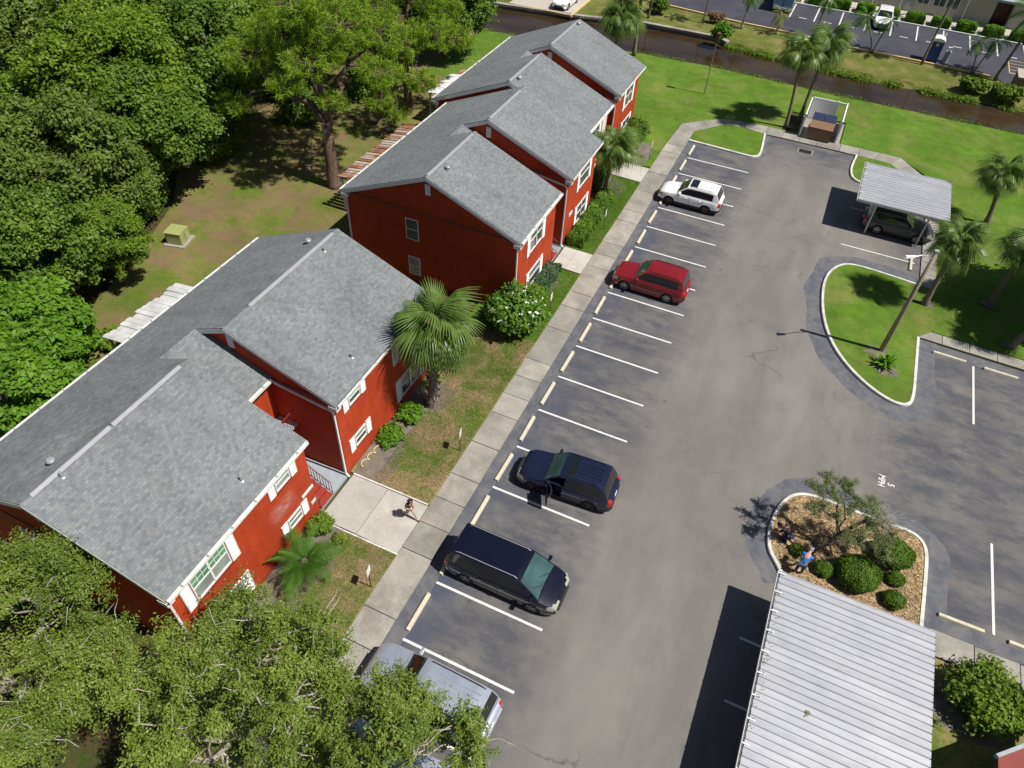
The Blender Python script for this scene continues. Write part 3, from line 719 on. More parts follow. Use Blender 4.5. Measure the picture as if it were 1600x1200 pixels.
def roof_vent(bd,x,y,z,kind):
    if kind=='fan':
        b=MB().lathe([(.10,0),(.10,.14),(.15,.14),(.16,.19),(.12,.25),(.03,.27)],14,(0,0,0)); o=b.build('roof_ventilator',M_metal,bd,local=True,smooth=True,angle=40)
    elif kind=='box':
        b=MB().box(-.16,.16,-.22,.22,0,.22); o=b.build('roof_ventilator',M_white,bd,local=True)
    else:
        b=MB().lathe([(.10,0),(.055,.03),(.05,.28),(.03,.285)],10); o=b.build('vent_pipe',M_metal,bd,local=True,smooth=True,angle=40)
    o.location=Vector((x,y,z))-worg(bd)
def window(bd,xw,yc,z0,z1,w_,kind='single',pane=None,shut=(True,True),sw_=.38,up=None,curt=None):
    """a sash window in the wall plane x=xw: reveal, frame, rails, panes, sill; shutters at its sides"""
    pane=pane or M_pane
    y0,y1=yc-w_/2,yc+w_/2
    f=MB(); t=.055
    f.box(xw,xw+.06,y0,y0+t,z0,z1).box(xw,xw+.06,y1-t,y1,z0,z1).box(xw,xw+.06,y0+t,y1-t,z0,z0+t).box(xw,xw+.06,y0+t,y1-t,z1-t,z1)
    fr=f.build('window',M_white,bd)
    units=[(y0+t,y1-t)] if kind=='single' else [(y0+t,yc-.045),(yc+.045,y1-t)]
    if kind=='double': MB().box(xw,xw+.065,yc-.045,yc+.045,z0+t,z1-t).build('mullion',M_white,fr)
    for (a,c) in units:
        zm=(z0+z1)/2+.03
        MB().box(xw+.02,xw+.05,a,c,zm-.025,zm+.025).build('meeting_rail',M_white,fr)
        MB().box(xw+.002,xw+.016,a,c,z0+t,zm-.025).build('pane',pane,fr)
        MB().box(xw+.012,xw+.026,a,c,zm+.025,z1-t).build('pane',up or pane,fr)
        if curt:
            nn=3
            for k in range(1,nn): MB().box(xw+.026,xw+.036,a+(c-a)*k/nn-.009,a+(c-a)*k/nn+.009,zm+.025,z1-t).build('muntin',M_white,fr)
            MB().box(xw+.026,xw+.036,a,c,(zm+z1-t)/2-.009,(zm+z1-t)/2+.009).build('muntin',M_white,fr)
    MB().box(xw,xw+.10,y0-.05,y1+.05,z0-.07,z0-.002).build('sill',M_trimred,fr)
    for s,ok in zip((-1,1),shut):
        if not ok: continue
        ys=y0-.04-sw_ if s<0 else y1+.04
        b=MB().box(xw+.01,xw+.05,ys,ys+sw_,z0-.09,z1+.05)
        b2=b
        b2.box(xw+.05,xw+.062,ys,ys+.05,z0-.09,z1+.05).box(xw+.05,xw+.062,ys+sw_-.05,ys+sw_,z0-.09,z1+.05)
        n=int((z1-z0)/.07)
        for k in range(n):
            zz=z0-.05+(z1-z0+.08)*k/n; b2.obox((xw+.055,ys+.05,zz),(xw+.055,ys+sw_-.05,zz),.012,.03,(1,0,.6))
        b2.build('shutter',M_white,bd)
def gable_vent(bd,x,y,z0,z1,w_=.32):
    b=MB().box(x-w_/2,x+w_/2,y-.05,y-.005,z0,z1)
    for k in range(7): b.obox((x-w_/2+.03,y-.06,z0+.06+k*(z1-z0-.1)/6),(x+w_/2-.03,y-.06,z0+.06+k*(z1-z0-.1)/6),.02,.03)
    b.build('gable_vent',M_white,bd)
def unit_wall(bd,y0,y1,xl,xr,xle,xre,ze):
    xm=(xle+xre)/2; zr=ze+SLP*(xre-xle)/2-.11
    zl=zr-SLP*(xm-xl); zg=zr-SLP*(xr-xm)
    return MB().yprism([(xl,-.05),(xl,zl),(xm,zr),(xr,zg),(xr,-.05)][::-1],y0,y1).build('wall',M_brick,bd)
def stairs(bd,xf,y0,y1,xb,n=8,rise=.17,run=.29):
    s=None
    b=MB()
    st=MB().box(xb,xf-n*run,y0,y1,-.05,n*rise).build('staircase',M_redstep,bd)
    for k in range(n):
        x1=xf-k*run; MB().box(xb if False else x1-run,x1,y0,y1,-.05,(k+1)*rise-.04).build('riser',M_trimred,st)
        MB().box(x1-run-.0,x1+.03,y0,y1,(k+1)*rise-.038,(k+1)*rise).build('tread',M_redstep,st)
    r=MB(); a=Vector((xf,y1+.02,.95)); e=Vector((xf-n*run,y1+.02,.95+n*rise))
    r.obox(a,e,.04,.045).obox(a+Vector((0,0,-.75)),e+Vector((0,0,-.75)),.03,.03)
    rl=r.build('railing',M_rail,bd)
    for k in range(n*2+1):
        p=a.lerp(e,k/(n*2)); MB().box(p.x-.011,p.x+.011,p.y-.011,p.y+.011,p.z-.76 if k%(n*2) else 0,p.z).build('baluster',M_rail,rl)
    r=MB(); r.obox((xf,y0+.06,.9),(xf-n*run,y0+.06,.9+n*rise),.04,.04).box(xf-.02,xf+.02,y0+.04,y0+.08,0,.9); r.build('handrail',M_rail,bd)
    # upper walkway railing inside the breezeway
    return st

def row_building(label,xw,A,M,B,xl,ze,far_extra=0,vents=(),side_windows=False,wins=None,vent_lines=None,Bup=.06,plaque=None,green=False):
    """two gabled units A (near) and B (far) joined by a lower, recessed entry bay M"""
    bd=thing('apartment_building',label,'building',((xw+xl)/2,(A[0]+B[1])/2,0))
    ov=.28
    xre=xw+ov; xle=xl
    # unit A
    unit_wall(bd,A[0]+.22,A[1]-.02,xl+ov,xw,xle,xre,ze)
    rA,xmA,zrA=gable_roof(bd,A[0],A[1],xle,xre,ze,far=(1,),vent=vent_lines[0] if vent_lines else None)
    # entry bay
    xmr=xw-3.15; 
    unit_wall(bd,A[1]-.02,B[0]+.25,xl+ov+.05,xmr-.25,xle,xmr,ze)
    rM,xmM,zrM=gable_roof(bd,A[1]+.001,B[0]-.001,xle,xmr,ze,rakes=False)
    fz=lambda x:ze+SLP*(xmr-x); MB().add([(xmM+.02,B[0],fz(xmM+.02)),(xmr,B[0],ze),(xmr,B[0]+.2,ze),(xmM+.02,B[0]+.2,fz(xmM+.02)),(xmM+.02,B[0],fz(xmM)-.1),(xmr,B[0],ze-.1),(xmr,B[0]+.2,ze-.1),(xmM+.02,B[0]+.2,fz(xmM)-.1)],[(0,1,2,3),(7,6,5,4),(0,4,5,1),(1,5,6,2),(2,6,7,3),(3,7,4,0)]).build('roof_edge',M_shing,rM)
    # unit B, its roof a little higher, its gable standing over the bay
    unit_wall(bd,B[0]+.2,B[1]-.2,xl+ov-.02,xw,xle,xre,ze)
    rB,xmB,zrB=gable_roof(bd,B[0],B[1],xle,xre-.0,ze,lto=xmM,vent=vent_lines[1] if vent_lines else None)
    gutter(bd,xre,A[0]+.05,A[1]-.05,ze); gutter(bd,xmr,A[1]+.05,B[0]+.05,ze-.01); gutter(bd,xre-.02,B[0]+.05,B[1]-.05,ze)
    gutter(bd,xle,A[0]+.05,B[0]-.1,ze,-1); gutter(bd,xle,B[0]+.05,B[1]-.05,ze,-1)
    soffit(bd,xw,xre,A[0]+.05,A[1]-.02,ze); soffit(bd,xw,xre-.02,B[0]+.05,B[1]-.02,ze)
    soffit(bd,xl,xl+ov,A[0]+.05,B[0],ze); soffit(bd,xl-.08,xl+ov,B[0]+.05,B[1],ze)
    # string course at eaves height on the near gables
    MB().box(xl+ov,xw,A[0]+.17,A[0]+.215,ze-.20,ze-.13).build('string_course',M_rail,bd)
    MB().box(xmr-.1,xw,B[0]+.15,B[0]+.195,ze-.22,ze-.15).build('string_course',M_rail,bd)
    # pipe from the bay gutter along B's side wall and down its front corner
    downspout(bd,[(xmr+.06,B[0]+.10,ze-.16),(xmr+.3,B[0]+.1,ze-.26),(xw-.12,B[0]+.10,ze-.62),(xw-.03,B[0]+.10,ze-.8),(xw-.03,B[0]+.10,.25),(xw+.15,B[0]+.08,.12)])
    downspout(bd,[(xre+.05,A[0]+.12,ze-.1),(xw+.02,A[0]+.16,ze-.45),(xw+.02,A[0]+.16,.1)])
    downspout(bd,[(xle-.05,A[0]+.1,ze-.1),(xl+ov-.05,A[0]+.16,ze-.5),(xl+ov-.05,A[0]+.16,.1)])
    gable_vent(bd,xmA,A[0]+.22,zrA-1.22,zrA-.56); gable_vent(bd,xmB,B[0]+.2,zrB-1.2,zrB-.54)
    # breezeway: slab, stairs, railing, upper deck
    MB().box(xmr-.25,xw+.05,A[1],B[0]+.18,-.05,.11).build('entry_slab',M_slab,bd)
    stairs(bd,xw+.02,A[1]+.02,A[1]+.98,xmr-.2)
    MB().box(xmr-.2,xw-2.35,A[1]+.98,B[0]+.18,2.45,2.6).build('upper_landing',M_slab,bd)
    ur=MB().obox((xw-2.35,A[1]+1.0,3.5),(xw-2.35,B[0]+.15,3.5),.05,.05).build('railing',M_trimred,bd)
    for k in range(9): MB().box(xw-2.36,xw-2.34,A[1]+1.02+k*.12,A[1]+1.04+k*.12,2.6,3.5).build('baluster',M_trimred,ur)
    MB().box(xmr-.24,xmr-.17,A[1]+1.05,A[1]+1.85,.12,2.1).build('door',M_trimred,bd)
    for a in vents:
        x,y,kd=a
        xm_,zr_=(xmA,zrA) if y<A[1] else (xmB,zrB)
        roof_vent(bd,x,y,zr_-SLP*abs(x-xm_)-.02,kd)
    return bd,xmA,zrA,xmB,zrB

# building 1: the near one
b1,*_=row_building('nearest red brick apartment building with grey shingle roof, left foreground',-6.42,(-48.0,-40.3),None,(-38.25,-29.95),-16.62,5.2,
    vents=((-12.15,-46.2,'fan'),(-11.15,-46.55,'pipe'),(-6.9,-43.15,'pipe'),(-12.25,-31.2,'fan'),(-11.0,-31.6,'pipe'),(-6.95,-35.75,'pipe')),
    vent_lines=([(-47.6,-44.25),(-44.15,-40.75)],[(-36.6,-30.4)]),Bup=.08)
X=-6.42
window(b1,X,-41.82,3.92,4.66,.86,'single',M_paneb,up=M_paneg)
window(b1,X,-41.75,1.08,1.78,.86,'single',M_paneb)
window(b1,X,-46.05,3.18,4.60,1.78,'double',M_paneb,up=M_paneg,curt=1,sw_=.42)
window(b1,X,-46.05,.55,1.80,1.78,'double',M_paneb,sw_=.42)
window(b1,X,-36.72,3.98,4.70,.88,'single',M_pane,up=M_paneg)
window(b1,X,-36.72,1.20,1.95,.88,'single',M_pane,up=M_paneb)
window(b1,X,-32.2,3.35,4.72,1.85,'double',M_pane,up=M_paneg)
window(b1,X,-32.2,.72,2.05,1.80,'double',M_pane,up=M_pane)
MB().box(X+.01,X+.05,-41.1,-40.35,2.02,2.16).build('light_strip',M_white,b1)
MB().box(X+.005,X+.025,-40.68,-40.38,1.0,1.2).build('number_plaque',M_line,b1)
# near gable window glimpsed at the left edge
gw=MB().box(-13.6,-12.6,-47.86,-47.79,3.0,4.3).build('window',M_white,b1); MB().box(-13.52,-12.68,-47.88,-47.862,3.07,4.23).build('pane',M_pane,gw)
# building 2
X=-4.35
b2,*_=row_building('middle red brick apartment building with rusty slatted patio roof behind',X,(-23.95,-18.0),None,(-16.3,-10.75),-15.62,5.2,
    vents=((-9.35,-22.35,'fan'),(-10.35,-10.95-.6,'pipe')),vent_lines=([(-23.8,-18.4)],[(-16.1,-11.6)]),Bup=.05)
window(b2,X,-21.05,3.2,4.72,1.78,'double',M_pane)
window(b2,X,-20.95,.55,1.75,1.66,'single',M_pane,up=M_paneb)
window(b2,X,-13.1,3.25,4.75,1.75,'single',M_pane,sw_=.36)
window(b2,X,-12.95,.52,1.85,1.70,'double',M_pane)
MB().box(X+.01,X+.04,-15.35,-14.75,1.9,2.12).build('number_plaque',M_white,b2)
def side_window(bd,y,x0,x1,z0,z1,pane):
    f=MB().box(x0,x1,y-.035,y-.004,z0,z1).build('window',M_trimred if False else M_pvc,bd)
    zm=(z0+z1)/2
    MB().box(x0+.06,x1-.06,y-.045,y-.036,z0+.06,zm-.03).build('pane',pane,f); MB().box(x0+.06,x1-.06,y-.045,y-.036,zm+.03,z1-.06).build('pane',pane,f)
side_window(b2,-23.73,-11.45,-10.6,3.08,4.5,M_pane); side_window(b2,-23.73,-11.42,-10.62,.55,1.85,M_paneb)
# building 3
X=-5.55
b3,*_=row_building('farthest red brick apartment building, its end by the green lawn and canal',X,(-10.72,-5.1),None,(-3.5,2.65),-16.85,5.2,
    vents=((-10.7,-9.7,'fan'),(-10.8,1.7,'fan')),vent_lines=([(-10.6,-5.6)],[(-3.3,2.2)]),Bup=.05)
window(b3,X,-7.9,3.2,4.72,1.75,'double',M_pane); window(b3,X,-7.9,.52,1.85,1.7,'double',M_pane)
window(b3,X,-.1,3.1,4.70,1.75,'double',M_pane); window(b3,X,.2,.5,1.9,1.7,'double',M_pane)
MB().box(X+.02,X+.06,-6.4,-5.5,3.0,4.9).build('white_panel',M_white,b3)

# patio roofs behind the buildings
def patio(name,label,xi,xo,y0,y1,zi,zo,m,n,ragged=0,gap=.02):
    t=thing(name,label,'patio roof',((xi+xo)/2,(y0+y1)/2,0))
    for k in range(n):
        a=y0+(y1-y0)*k/n; c=a+(y1-y0)/n-gap; e=xo-rnd.random()*ragged; zz=rnd.random()*.02
        MB().add([(xi,a,zi+zz),(xi,c,zi+zz),(e,c,zo+zz),(e,a,zo+zz),(xi,a,zi-.05+zz),(xi,c,zi-.05+zz),(e,c,zo-.05+zz),(e,a,zo-.05+zz),(xi,(a+c)/2,zi+zz+.03),(e,(a+c)/2,zo+zz+.03)],
                 [(0,8,9,3),(8,1,2,9),(4,7,6,5),(3,9,2,6,7),(0,4,5,1,8),(0,3,7,4),(1,5,6,2)]).build('roof_panel',m,t)
    MB().obox((xo+.15,y0,zo-.1),(xo+.15,y1,zo-.1),.09,.12).build('beam',M_pvc,t)
    for k in range(4):
        y=y0+.1+(y1-y0-.2)*k/3; MB().box(xo+.1,xo+.2,y-.05,y+.05,0,zo-.16).build('post',M_pvc,t)
    return t
patio('patio_roof','bright white corrugated patio roof behind the nearest building',-16.6,-20.6,-37.75,-32.7,3.1,2.55,M_patio,14,.28)
patio('patio_roof','rusty slatted patio roof beside the pine trunk',-15.9,-19.35,-19.2,-10.2,3.1,2.6,M_rust,26,.2,.07)
patio('patio_roof','small pale patio roof behind the farthest building',-17.0,-20.6,-5.0,-.9,3.1,2.6,M_pvc,7,.1)
patio('patio_roof','pinkish end patio roof next to the small pale one',-17.0,-20.3,-.85,.5,3.0,2.55,M_rust,2,.1)
# corner of another red building at the bottom right
cb=thing('apartment_building','corner of a red building with blue-grey roof edge, bottom right corner','building',(24,-44,0))
MB().box(23.9,34,-62,-38.1,-.05,5.2).build('wall',M_brick,cb)
MB().yprism([(23.6,5.2),(34.3,5.2),(28.95,7.43),(23.6,5.2)][:3],-62.2,-37.85).build('roof',M_shing,cb)
b=MB().prism([(20.62,-39.62),(23.85,-36.75),(23.85,-44),(20.62,-44)],2.35,2.42); b.build('canopy',M_trimred,cb)  # dark trim red stands in for the shade over the canopy
b=MB()
for a,c in (((20.55,-39.65,2.42),(23.85,-36.72,2.42)),): b.obox(a,c,.12,.2)
b.build('canopy_edge',M_slab,cb)
for q in ((20.8,-39.9),(20.8,-43.6)): MB().box(q[0]-.06,q[0]+.06,q[1]-.06,q[1]+.06,0,2.35).build('post',M_slab,cb)

# ================================================================ VEGETATION
def np_mesh(name,V,F4,mat,parent=None,tint=None,loc=None):
    me=bpy.data.meshes.new(name); nv=len(V); nf=len(F4)
    me.vertices.add(nv); me.vertices.foreach_set('co',np.ascontiguousarray(V,dtype=np.float32).ravel())
    me.loops.add(nf*4); me.loops.foreach_set('vertex_index',np.ascontiguousarray(F4,dtype=np.int32).ravel())
    me.polygons.add(nf); me.polygons.foreach_set('loop_start',np.arange(0,nf*4,4,dtype=np.int32)); me.polygons.foreach_set('loop_total',np.full(nf,4,dtype=np.int32))
    me.update(calc_edges=True)
    if tint is not None:
        a=me.attributes.new('tint','FLOAT','POINT'); a.data.foreach_set('value',np.ascontiguousarray(tint,dtype=np.float32))
    me.materials.append(mat)
    o=bpy.data.objects.new(name,me); COL.objects.link(o)
    if parent is not None: o.parent=parent
    if loc is not None: o.location=loc
    return o
def leaf_quads(C,Nn,size,asp=.55,droop=0,fold=.0):
    """rhombic leaves centred at C, facing roughly Nn"""
    n=len(C); Nn=Nn/np.linalg.norm(Nn,axis=1,keepdims=True)
    r=RS.normal(size=(n,3)); U=np.cross(Nn,r); U/=np.linalg.norm(U,axis=1,keepdims=True)+1e-9; W=np.cross(Nn,U)
    s=(size*(.65+.7*RS.rand(n)))[:,None]
    V=np.empty((n,4,3)); V[:,0]=C-U*s; V[:,1]=C+W*s*asp+Nn*s*.12; V[:,2]=C+U*s; V[:,3]=C-W*s*asp+Nn*s*.12
    return V.reshape(-1,3),np.arange(n*4).reshape(-1,4)
def blob_leaves(centers,radii,n_tot,size,mat_name=None,flat=.75,up=.55,shell=.55,asp=.55,gap=.0,spray=0.):
    """leaves spread through overlapping clumps"""
    radii=np.asarray(radii); centers=np.asarray(centers)
    wts=radii**2; wts=wts/wts.sum(); idx=RS.choice(len(centers),n_tot,p=wts)
    d=RS.normal(size=(n_tot,3)); d/=np.linalg.norm(d,axis=1,keepdims=True)
    rr=(shell+(1-shell)*RS.rand(n_tot)**.7)*(1+.24*RS.normal(size=n_tot))
    P=centers[idx]+d*(radii[idx]*rr)[:,None]*np.array([1,1,flat])
    if spray>0:      # leaves strung along short radiating twigs, so that each clump breaks up into sprays
        K=13; tw=RS.normal(size=(len(centers),K,3)); tw[:,:,2]+=.45; tw/=np.linalg.norm(tw,axis=2,keepdims=True)
        tl=.55+.95*RS.rand(len(centers),K); q=RS.randint(0,K,n_tot); td=tw[idx,q]; s_=RS.rand(n_tot)**.6*tl[idx,q]
        P2=centers[idx]+td*(radii[idx]*s_*1.15)[:,None]*np.array([1,1,flat])+RS.normal(size=(n_tot,3))*(radii[idx]*.13)[:,None]
        u=RS.rand(n_tot)<spray; P[u]=P2[u]; d[u]=td[u]
    N=d*.7+np.array([0,0,up])+RS.normal(size=(n_tot,3))*.55
    ct=RS.rand(len(centers)); tint=np.clip(ct[idx]*.55+RS.rand(n_tot)*.45,0,1)
    V,F=leaf_quads(P,N,size,asp)
    return V,F,np.repeat(tint,4)
def limb(b,a,e,r0,r1,seg=5,wob=.12,sag=0,n=6):
    a=Vector(a); e=Vector(e); L=(e-a).length; pts=[]
    for i in range(seg+1):
        t=i/seg; p=a.lerp(e,t); k=math.sin(math.pi*t)
        p+=Vector((rnd.gauss(0,1),rnd.gauss(0,1),rnd.gauss(0,.6)))*wob*L*.25*k; p.z+=sag*L*k; pts.append(p)
    b.tube(pts,[r0+(r1-r0)*i/seg for i in range(seg+1)],n); return pts
TREES={}
def tree(label,x,y,h,R,mat,leaves=26000,size=.16,nclump=46,trunk_r=.22,group=None,base=.22,flat=.72,clump=(.20,.34),bark=None,spray=.4,cat='tree',name='tree',lean=(0,0),key=None,rz=0,asp=.5,skew=1.0,branches=True,low=.25,up=.55,tfork=.35):
    """a broad tree: forked trunk, limbs into every clump, leaves in clumps"""
    t=thing(name,label,cat,(x,y,0),rz,group)
    if key and key in TREES:
        h0,R0,ms=TREES[key]; t.scale=(R/R0,R/R0,h/h0)
        for nm,me in ms:
            o=bpy.data.objects.new(nm,me); COL.objects.link(o); o.parent=t
        return t
    cz=h*(base+1)/2; hz=h*(1-base)/2
    C=[];rad=[]
    k=0
    while len(C)<nclump and k<5000:
        k+=1
        d=Vector((rnd.gauss(0,1),rnd.gauss(0,1),rnd.gauss(0,1))).normalized()
        if d.z<-low-.35: continue
        q=.50+.38*rnd.random()**.6
        p=Vector((d.x*R*q*skew+lean[0]*.5,d.y*R*q+lean[1]*.5,cz+d.z*hz*q*.95))
        r=R*(clump[0]+(clump[1]-clump[0])*rnd.random())
        C.append(p); rad.append(r)
    C.append(Vector((0,0,cz))); rad.append(R*.35)
    V,F,T=blob_leaves([tuple(c) for c in C],rad,leaves,size,flat=flat,asp=asp,up=up,spray=spray)
    cr=np_mesh('crown',V,F,mat,t,T); cr['kind']='stuff' if False else None; del cr['kind']
    b=MB(); fork=Vector((lean[0]*.2,lean[1]*.2,h*tfork))
    b.tube([(0,0,-.1),(0,0,.15),(lean[0]*.08,lean[1]*.08,h*tfork*.5),fork],[trunk_r*1.6,trunk_r*1.15,trunk_r,trunk_r*.85],10)
    mains=[]
    for i in range(5):
        a=2*math.pi*(i+rnd.random()*.5)/5; e=Vector((math.cos(a)*R*.42,math.sin(a)*R*.42,cz+hz*.1*rnd.random()))
        mains.append(limb(b,fork,e,trunk_r*.6,trunk_r*.28,5,.25,.05))
    if branches:
        for c in C:
            m=min(mains,key=lambda q:min((p-c).length for p in q)); s=min(m[2:],key=lambda p:(p-c).length)
            limb(b,s,c,trunk_r*.20,.015,4,.25,.03,5)
            for _ in range(3):
                e=c+Vector((rnd.gauss(0,.5),rnd.gauss(0,.5),rnd.gauss(0,.35)))*R*.22; limb(b,c,e,.03,.008,3,.3,0,4)
    tr=b.build('trunk',bark or M_bark,t,local=True,smooth=True)
    if key: TREES[key]=(h,R,[('crown',cr.data),('trunk',tr.data)])
    return t

# foreground oaks (bottom left), close under the camera
tree('large olive-green oak filling the bottom left corner',-9.8,-51.8,8.0,4.5,L_oakfg,112000,.050,84,.24,'live oaks in the foreground',base=.30,bark=M_barkl,clump=(.10,.20),flat=.9,up=.8,spray=.85,asp=.42)
tree('olive-green oak right of the corner one, hiding the front of the nearest building',-2.1,-49.6,7.8,4.0,L_oakfg,112000,.050,84,.22,'live oaks in the foreground',base=.30,bark=M_barkl,clump=(.10,.20),flat=.9,up=.8,spray=.85,asp=.42)
tree('smaller oak overhanging the pale silver car at the bottom edge',3.6,-49.75,6.9,3.5,L_oakfg,80000,.050,62,.16,'live oaks in the foreground',base=.36,bark=M_barkl,clump=(.11,.20),flat=.9,up=.8,spray=.85,asp=.42)
# woodland at the left
W='trees of the wood behind the buildings'
for (lb,x,y,h,R,m,key,rz) in [
 ('dull olive tree at the left edge above the bright green one',-30.5,-31.0,10.5,5.2,L_olive,'wo',0),
 ('big mid green tree at the upper left, in the middle of the wood',-35.0,-21.5,11.5,5.6,L_mid,'wm',.4),
 ('dark dense tree whose crown overhangs the lawn left of the pine',-31.6,-23.0,9.0,4.7,L_dark,'wd',.0),
 ('grey-olive tree standing over the lawn above the khaki transformer',-30.4,-29.4,8.4,4.0,L_olive,'wo',1.9),
 ('dark tree at the left edge behind the white patio roof',-27.6,-34.9,7.8,3.6,L_dark,'wd',2.2),
 ('round dark tree between the transformer and the left edge',-26.2,-32.0,5.8,2.5,L_mid,'wm',2.9),
 ('bright green leafy tree in front, at the left edge over the long roof',-20.9,-42.0,6.0,3.0,L_bright,'wb',0),
 ('bright green low tree behind the first at the left edge',-23.6,-39.2,5.6,2.8,L_bright,'wb',2.0),
 ('olive tree in the top left corner',-44.5,-22.5,12,5.8,L_olive,'wo',3.3),
 ('mid green tree near the top left, second from the corner',-47.5,-13.0,12,5.6,L_mid,'wm',4.4),
 ('dark tree at the top, above the middle of the wood',-40.5,-11.0,11.5,5.6,L_dark,'wd',1.1),
 ('dark green tree just left of the pine crown',-33.5,-14.5,10.5,5.2,L_dark,'wd',3.9),
 ('yellowish mid green tree left of the pine near the top edge',-39.5,-17.0,12.2,5.0,L_mid,'wm',1.4),
 ('dark tree behind the pine at the top edge',-33.5,-4.5,11.5,5.2,L_dark,'wd',5.2),
 ('dark oak by the canal at the top, left of the farthest roof',-26.2,8.6,9.2,5.0,L_dark,'wd',2.8),
 ('dark oak behind the canal-side one at the top edge',-33.0,6.0,10,5.2,L_mid,'wm',5.6),
 ('far dark tree at the top edge behind the second pine',-43.0,2.5,11,5.4,L_dark,'wd',.7),
 ('far olive tree at the top edge near the left corner',-56,-9.5,11,5.6,L_olive,'wo',5.0),
 ('far green tree at the left edge near the top corner',-40.5,-29.5,10.5,5.2,L_mid,'wm',2.3),
 ('olive tree cut by the left edge of the picture',-34.5,-36.0,9,4.6,L_olive,'wo',4.1),
 ('far dark tree right at the top left corner',-52.5,-20.0,11,5.4,L_dark,'wd',4.6)]:
    tree(lb,x,y,h,R,m,62000 if key!='wb' else 34000,.125 if key!='wb' else .15,95,.25,W,key=key,rz=rz,base=.12,clump=(.11,.22),asp=.55,low=.45,up=.8)
# undergrowth at the wood's foot
def shrub(label,x,y,rx,ry,h,mat,n,size,cat='bush',group=None,name='bush',nclump=16,flat=.85,rz=0,twigs=True,flowers=None,tight=False,gz=0.05,asp=.5,bark=None):
    t=thing(name,label,cat,(x,y,gz),rz,group)
    C=[];rad=[]
    for k in range(nclump):
        a=rnd.random()*2*math.pi; q=math.sqrt(rnd.random())*.68; zz=h*(.30+.42*rnd.random()*(1-q*.5))
        C.append((rx*q*math.cos(a),ry*q*math.sin(a),zz)); rad.append(min(rx,ry,h)*(.34+.14*rnd.random()))
    if tight:
        n1=n; d=RS.normal(size=(n1,3)); d[:,2]=np.abs(d[:,2])*1.0-.15; d/=np.linalg.norm(d,axis=1,keepdims=True)
        f=1+.05*np.sin(d[:,0]*7+1)+.05*np.sin(d[:,1]*6)+.035*RS.normal(size=n1)-(RS.rand(n1)<.35)*RS.rand(n1)*.2
        P=d*f[:,None]*np.array([rx,ry,h*.56])+np.array([0,0,h*.44]); P[:,2]=np.maximum(P[:,2],.03)
        V,F=leaf_quads(P,d*.8+RS.normal(size=(n1,3))*.5,size,asp); T=np.repeat(np.clip(.5+.3*np.sin(d[:,0]*5+d[:,1]*4)+.3*RS.normal(size=n1),0,1),4)
    else: V,F,T=blob_leaves(C,rad,n,size,flat=flat,shell=.5,asp=asp,spray=.45)
    V[:,2]=np.maximum(V[:,2],.02)
    np_mesh('foliage',V,F,mat,t,T)
    b=MB()
    for c in (C if not tight else C[:8]): limb(b,(c[0]*.15,c[1]*.15,-.05),c,.03,.012,4,.2,0,5)
    if tight: pass
    b.build('stems',bark or M_bark,t,local=True)
    if flowers:
        nf,fm,fs=flowers
        C2=np.asarray(C); idx=RS.randint(len(C),size=nf); d=RS.normal(size=(nf,3)); d[:,2]=np.abs(d[:,2])*.8; d/=np.linalg.norm(d,axis=1,keepdims=True)
        P=C2[idx]+d*(np.asarray(rad)[idx]*1.12)[:,None]*np.array([1,1,flat])
        PP=np.repeat(P,3,axis=0)+RS.normal(size=(nf*3,3))*.035; V,F=leaf_quads(PP,np.repeat(d,3,axis=0)+RS.normal(size=(nf*3,3))*.4,fs,.8)
        o=np_mesh('blossom',V,F,fm,t,np.repeat(RS.rand(nf*3),4)); o['kind']='stuff'
    return t
for i,(x,y,rx,ry,h,m,lb) in enumerate([(-26.2,-37.0,2.0,1.8,2.4,L_mid,'low green thicket at the wood edge below the transformer'),(-30.6,-25.6,2.2,1.8,2.2,L_dark,'dark thicket at the foot of the wood left of the shaded lawn'),
   (-31.8,-17.6,2.4,2.0,2.6,L_dark,'dark thicket behind the pine shadow'),(-29.6,-9.5,2.4,2.0,3.0,L_dark,'dark thicket behind the pine trunk'),(-22.9,-36.3,1.1,.9,.9,L_mid,'small ragged weeds behind the white patio roof'),(-28.0,-3.0,2.0,2.0,2.6,L_dark,'dark thicket under the second pine'),(-21.9,-38.6,1.3,.8,.9,L_olive,'low weeds between the bright trees and the patio roof')]):
    shrub(lb,x,y,rx,ry,h,m,7000,.12,'thicket','undergrowth at the edge of the wood','thicket')

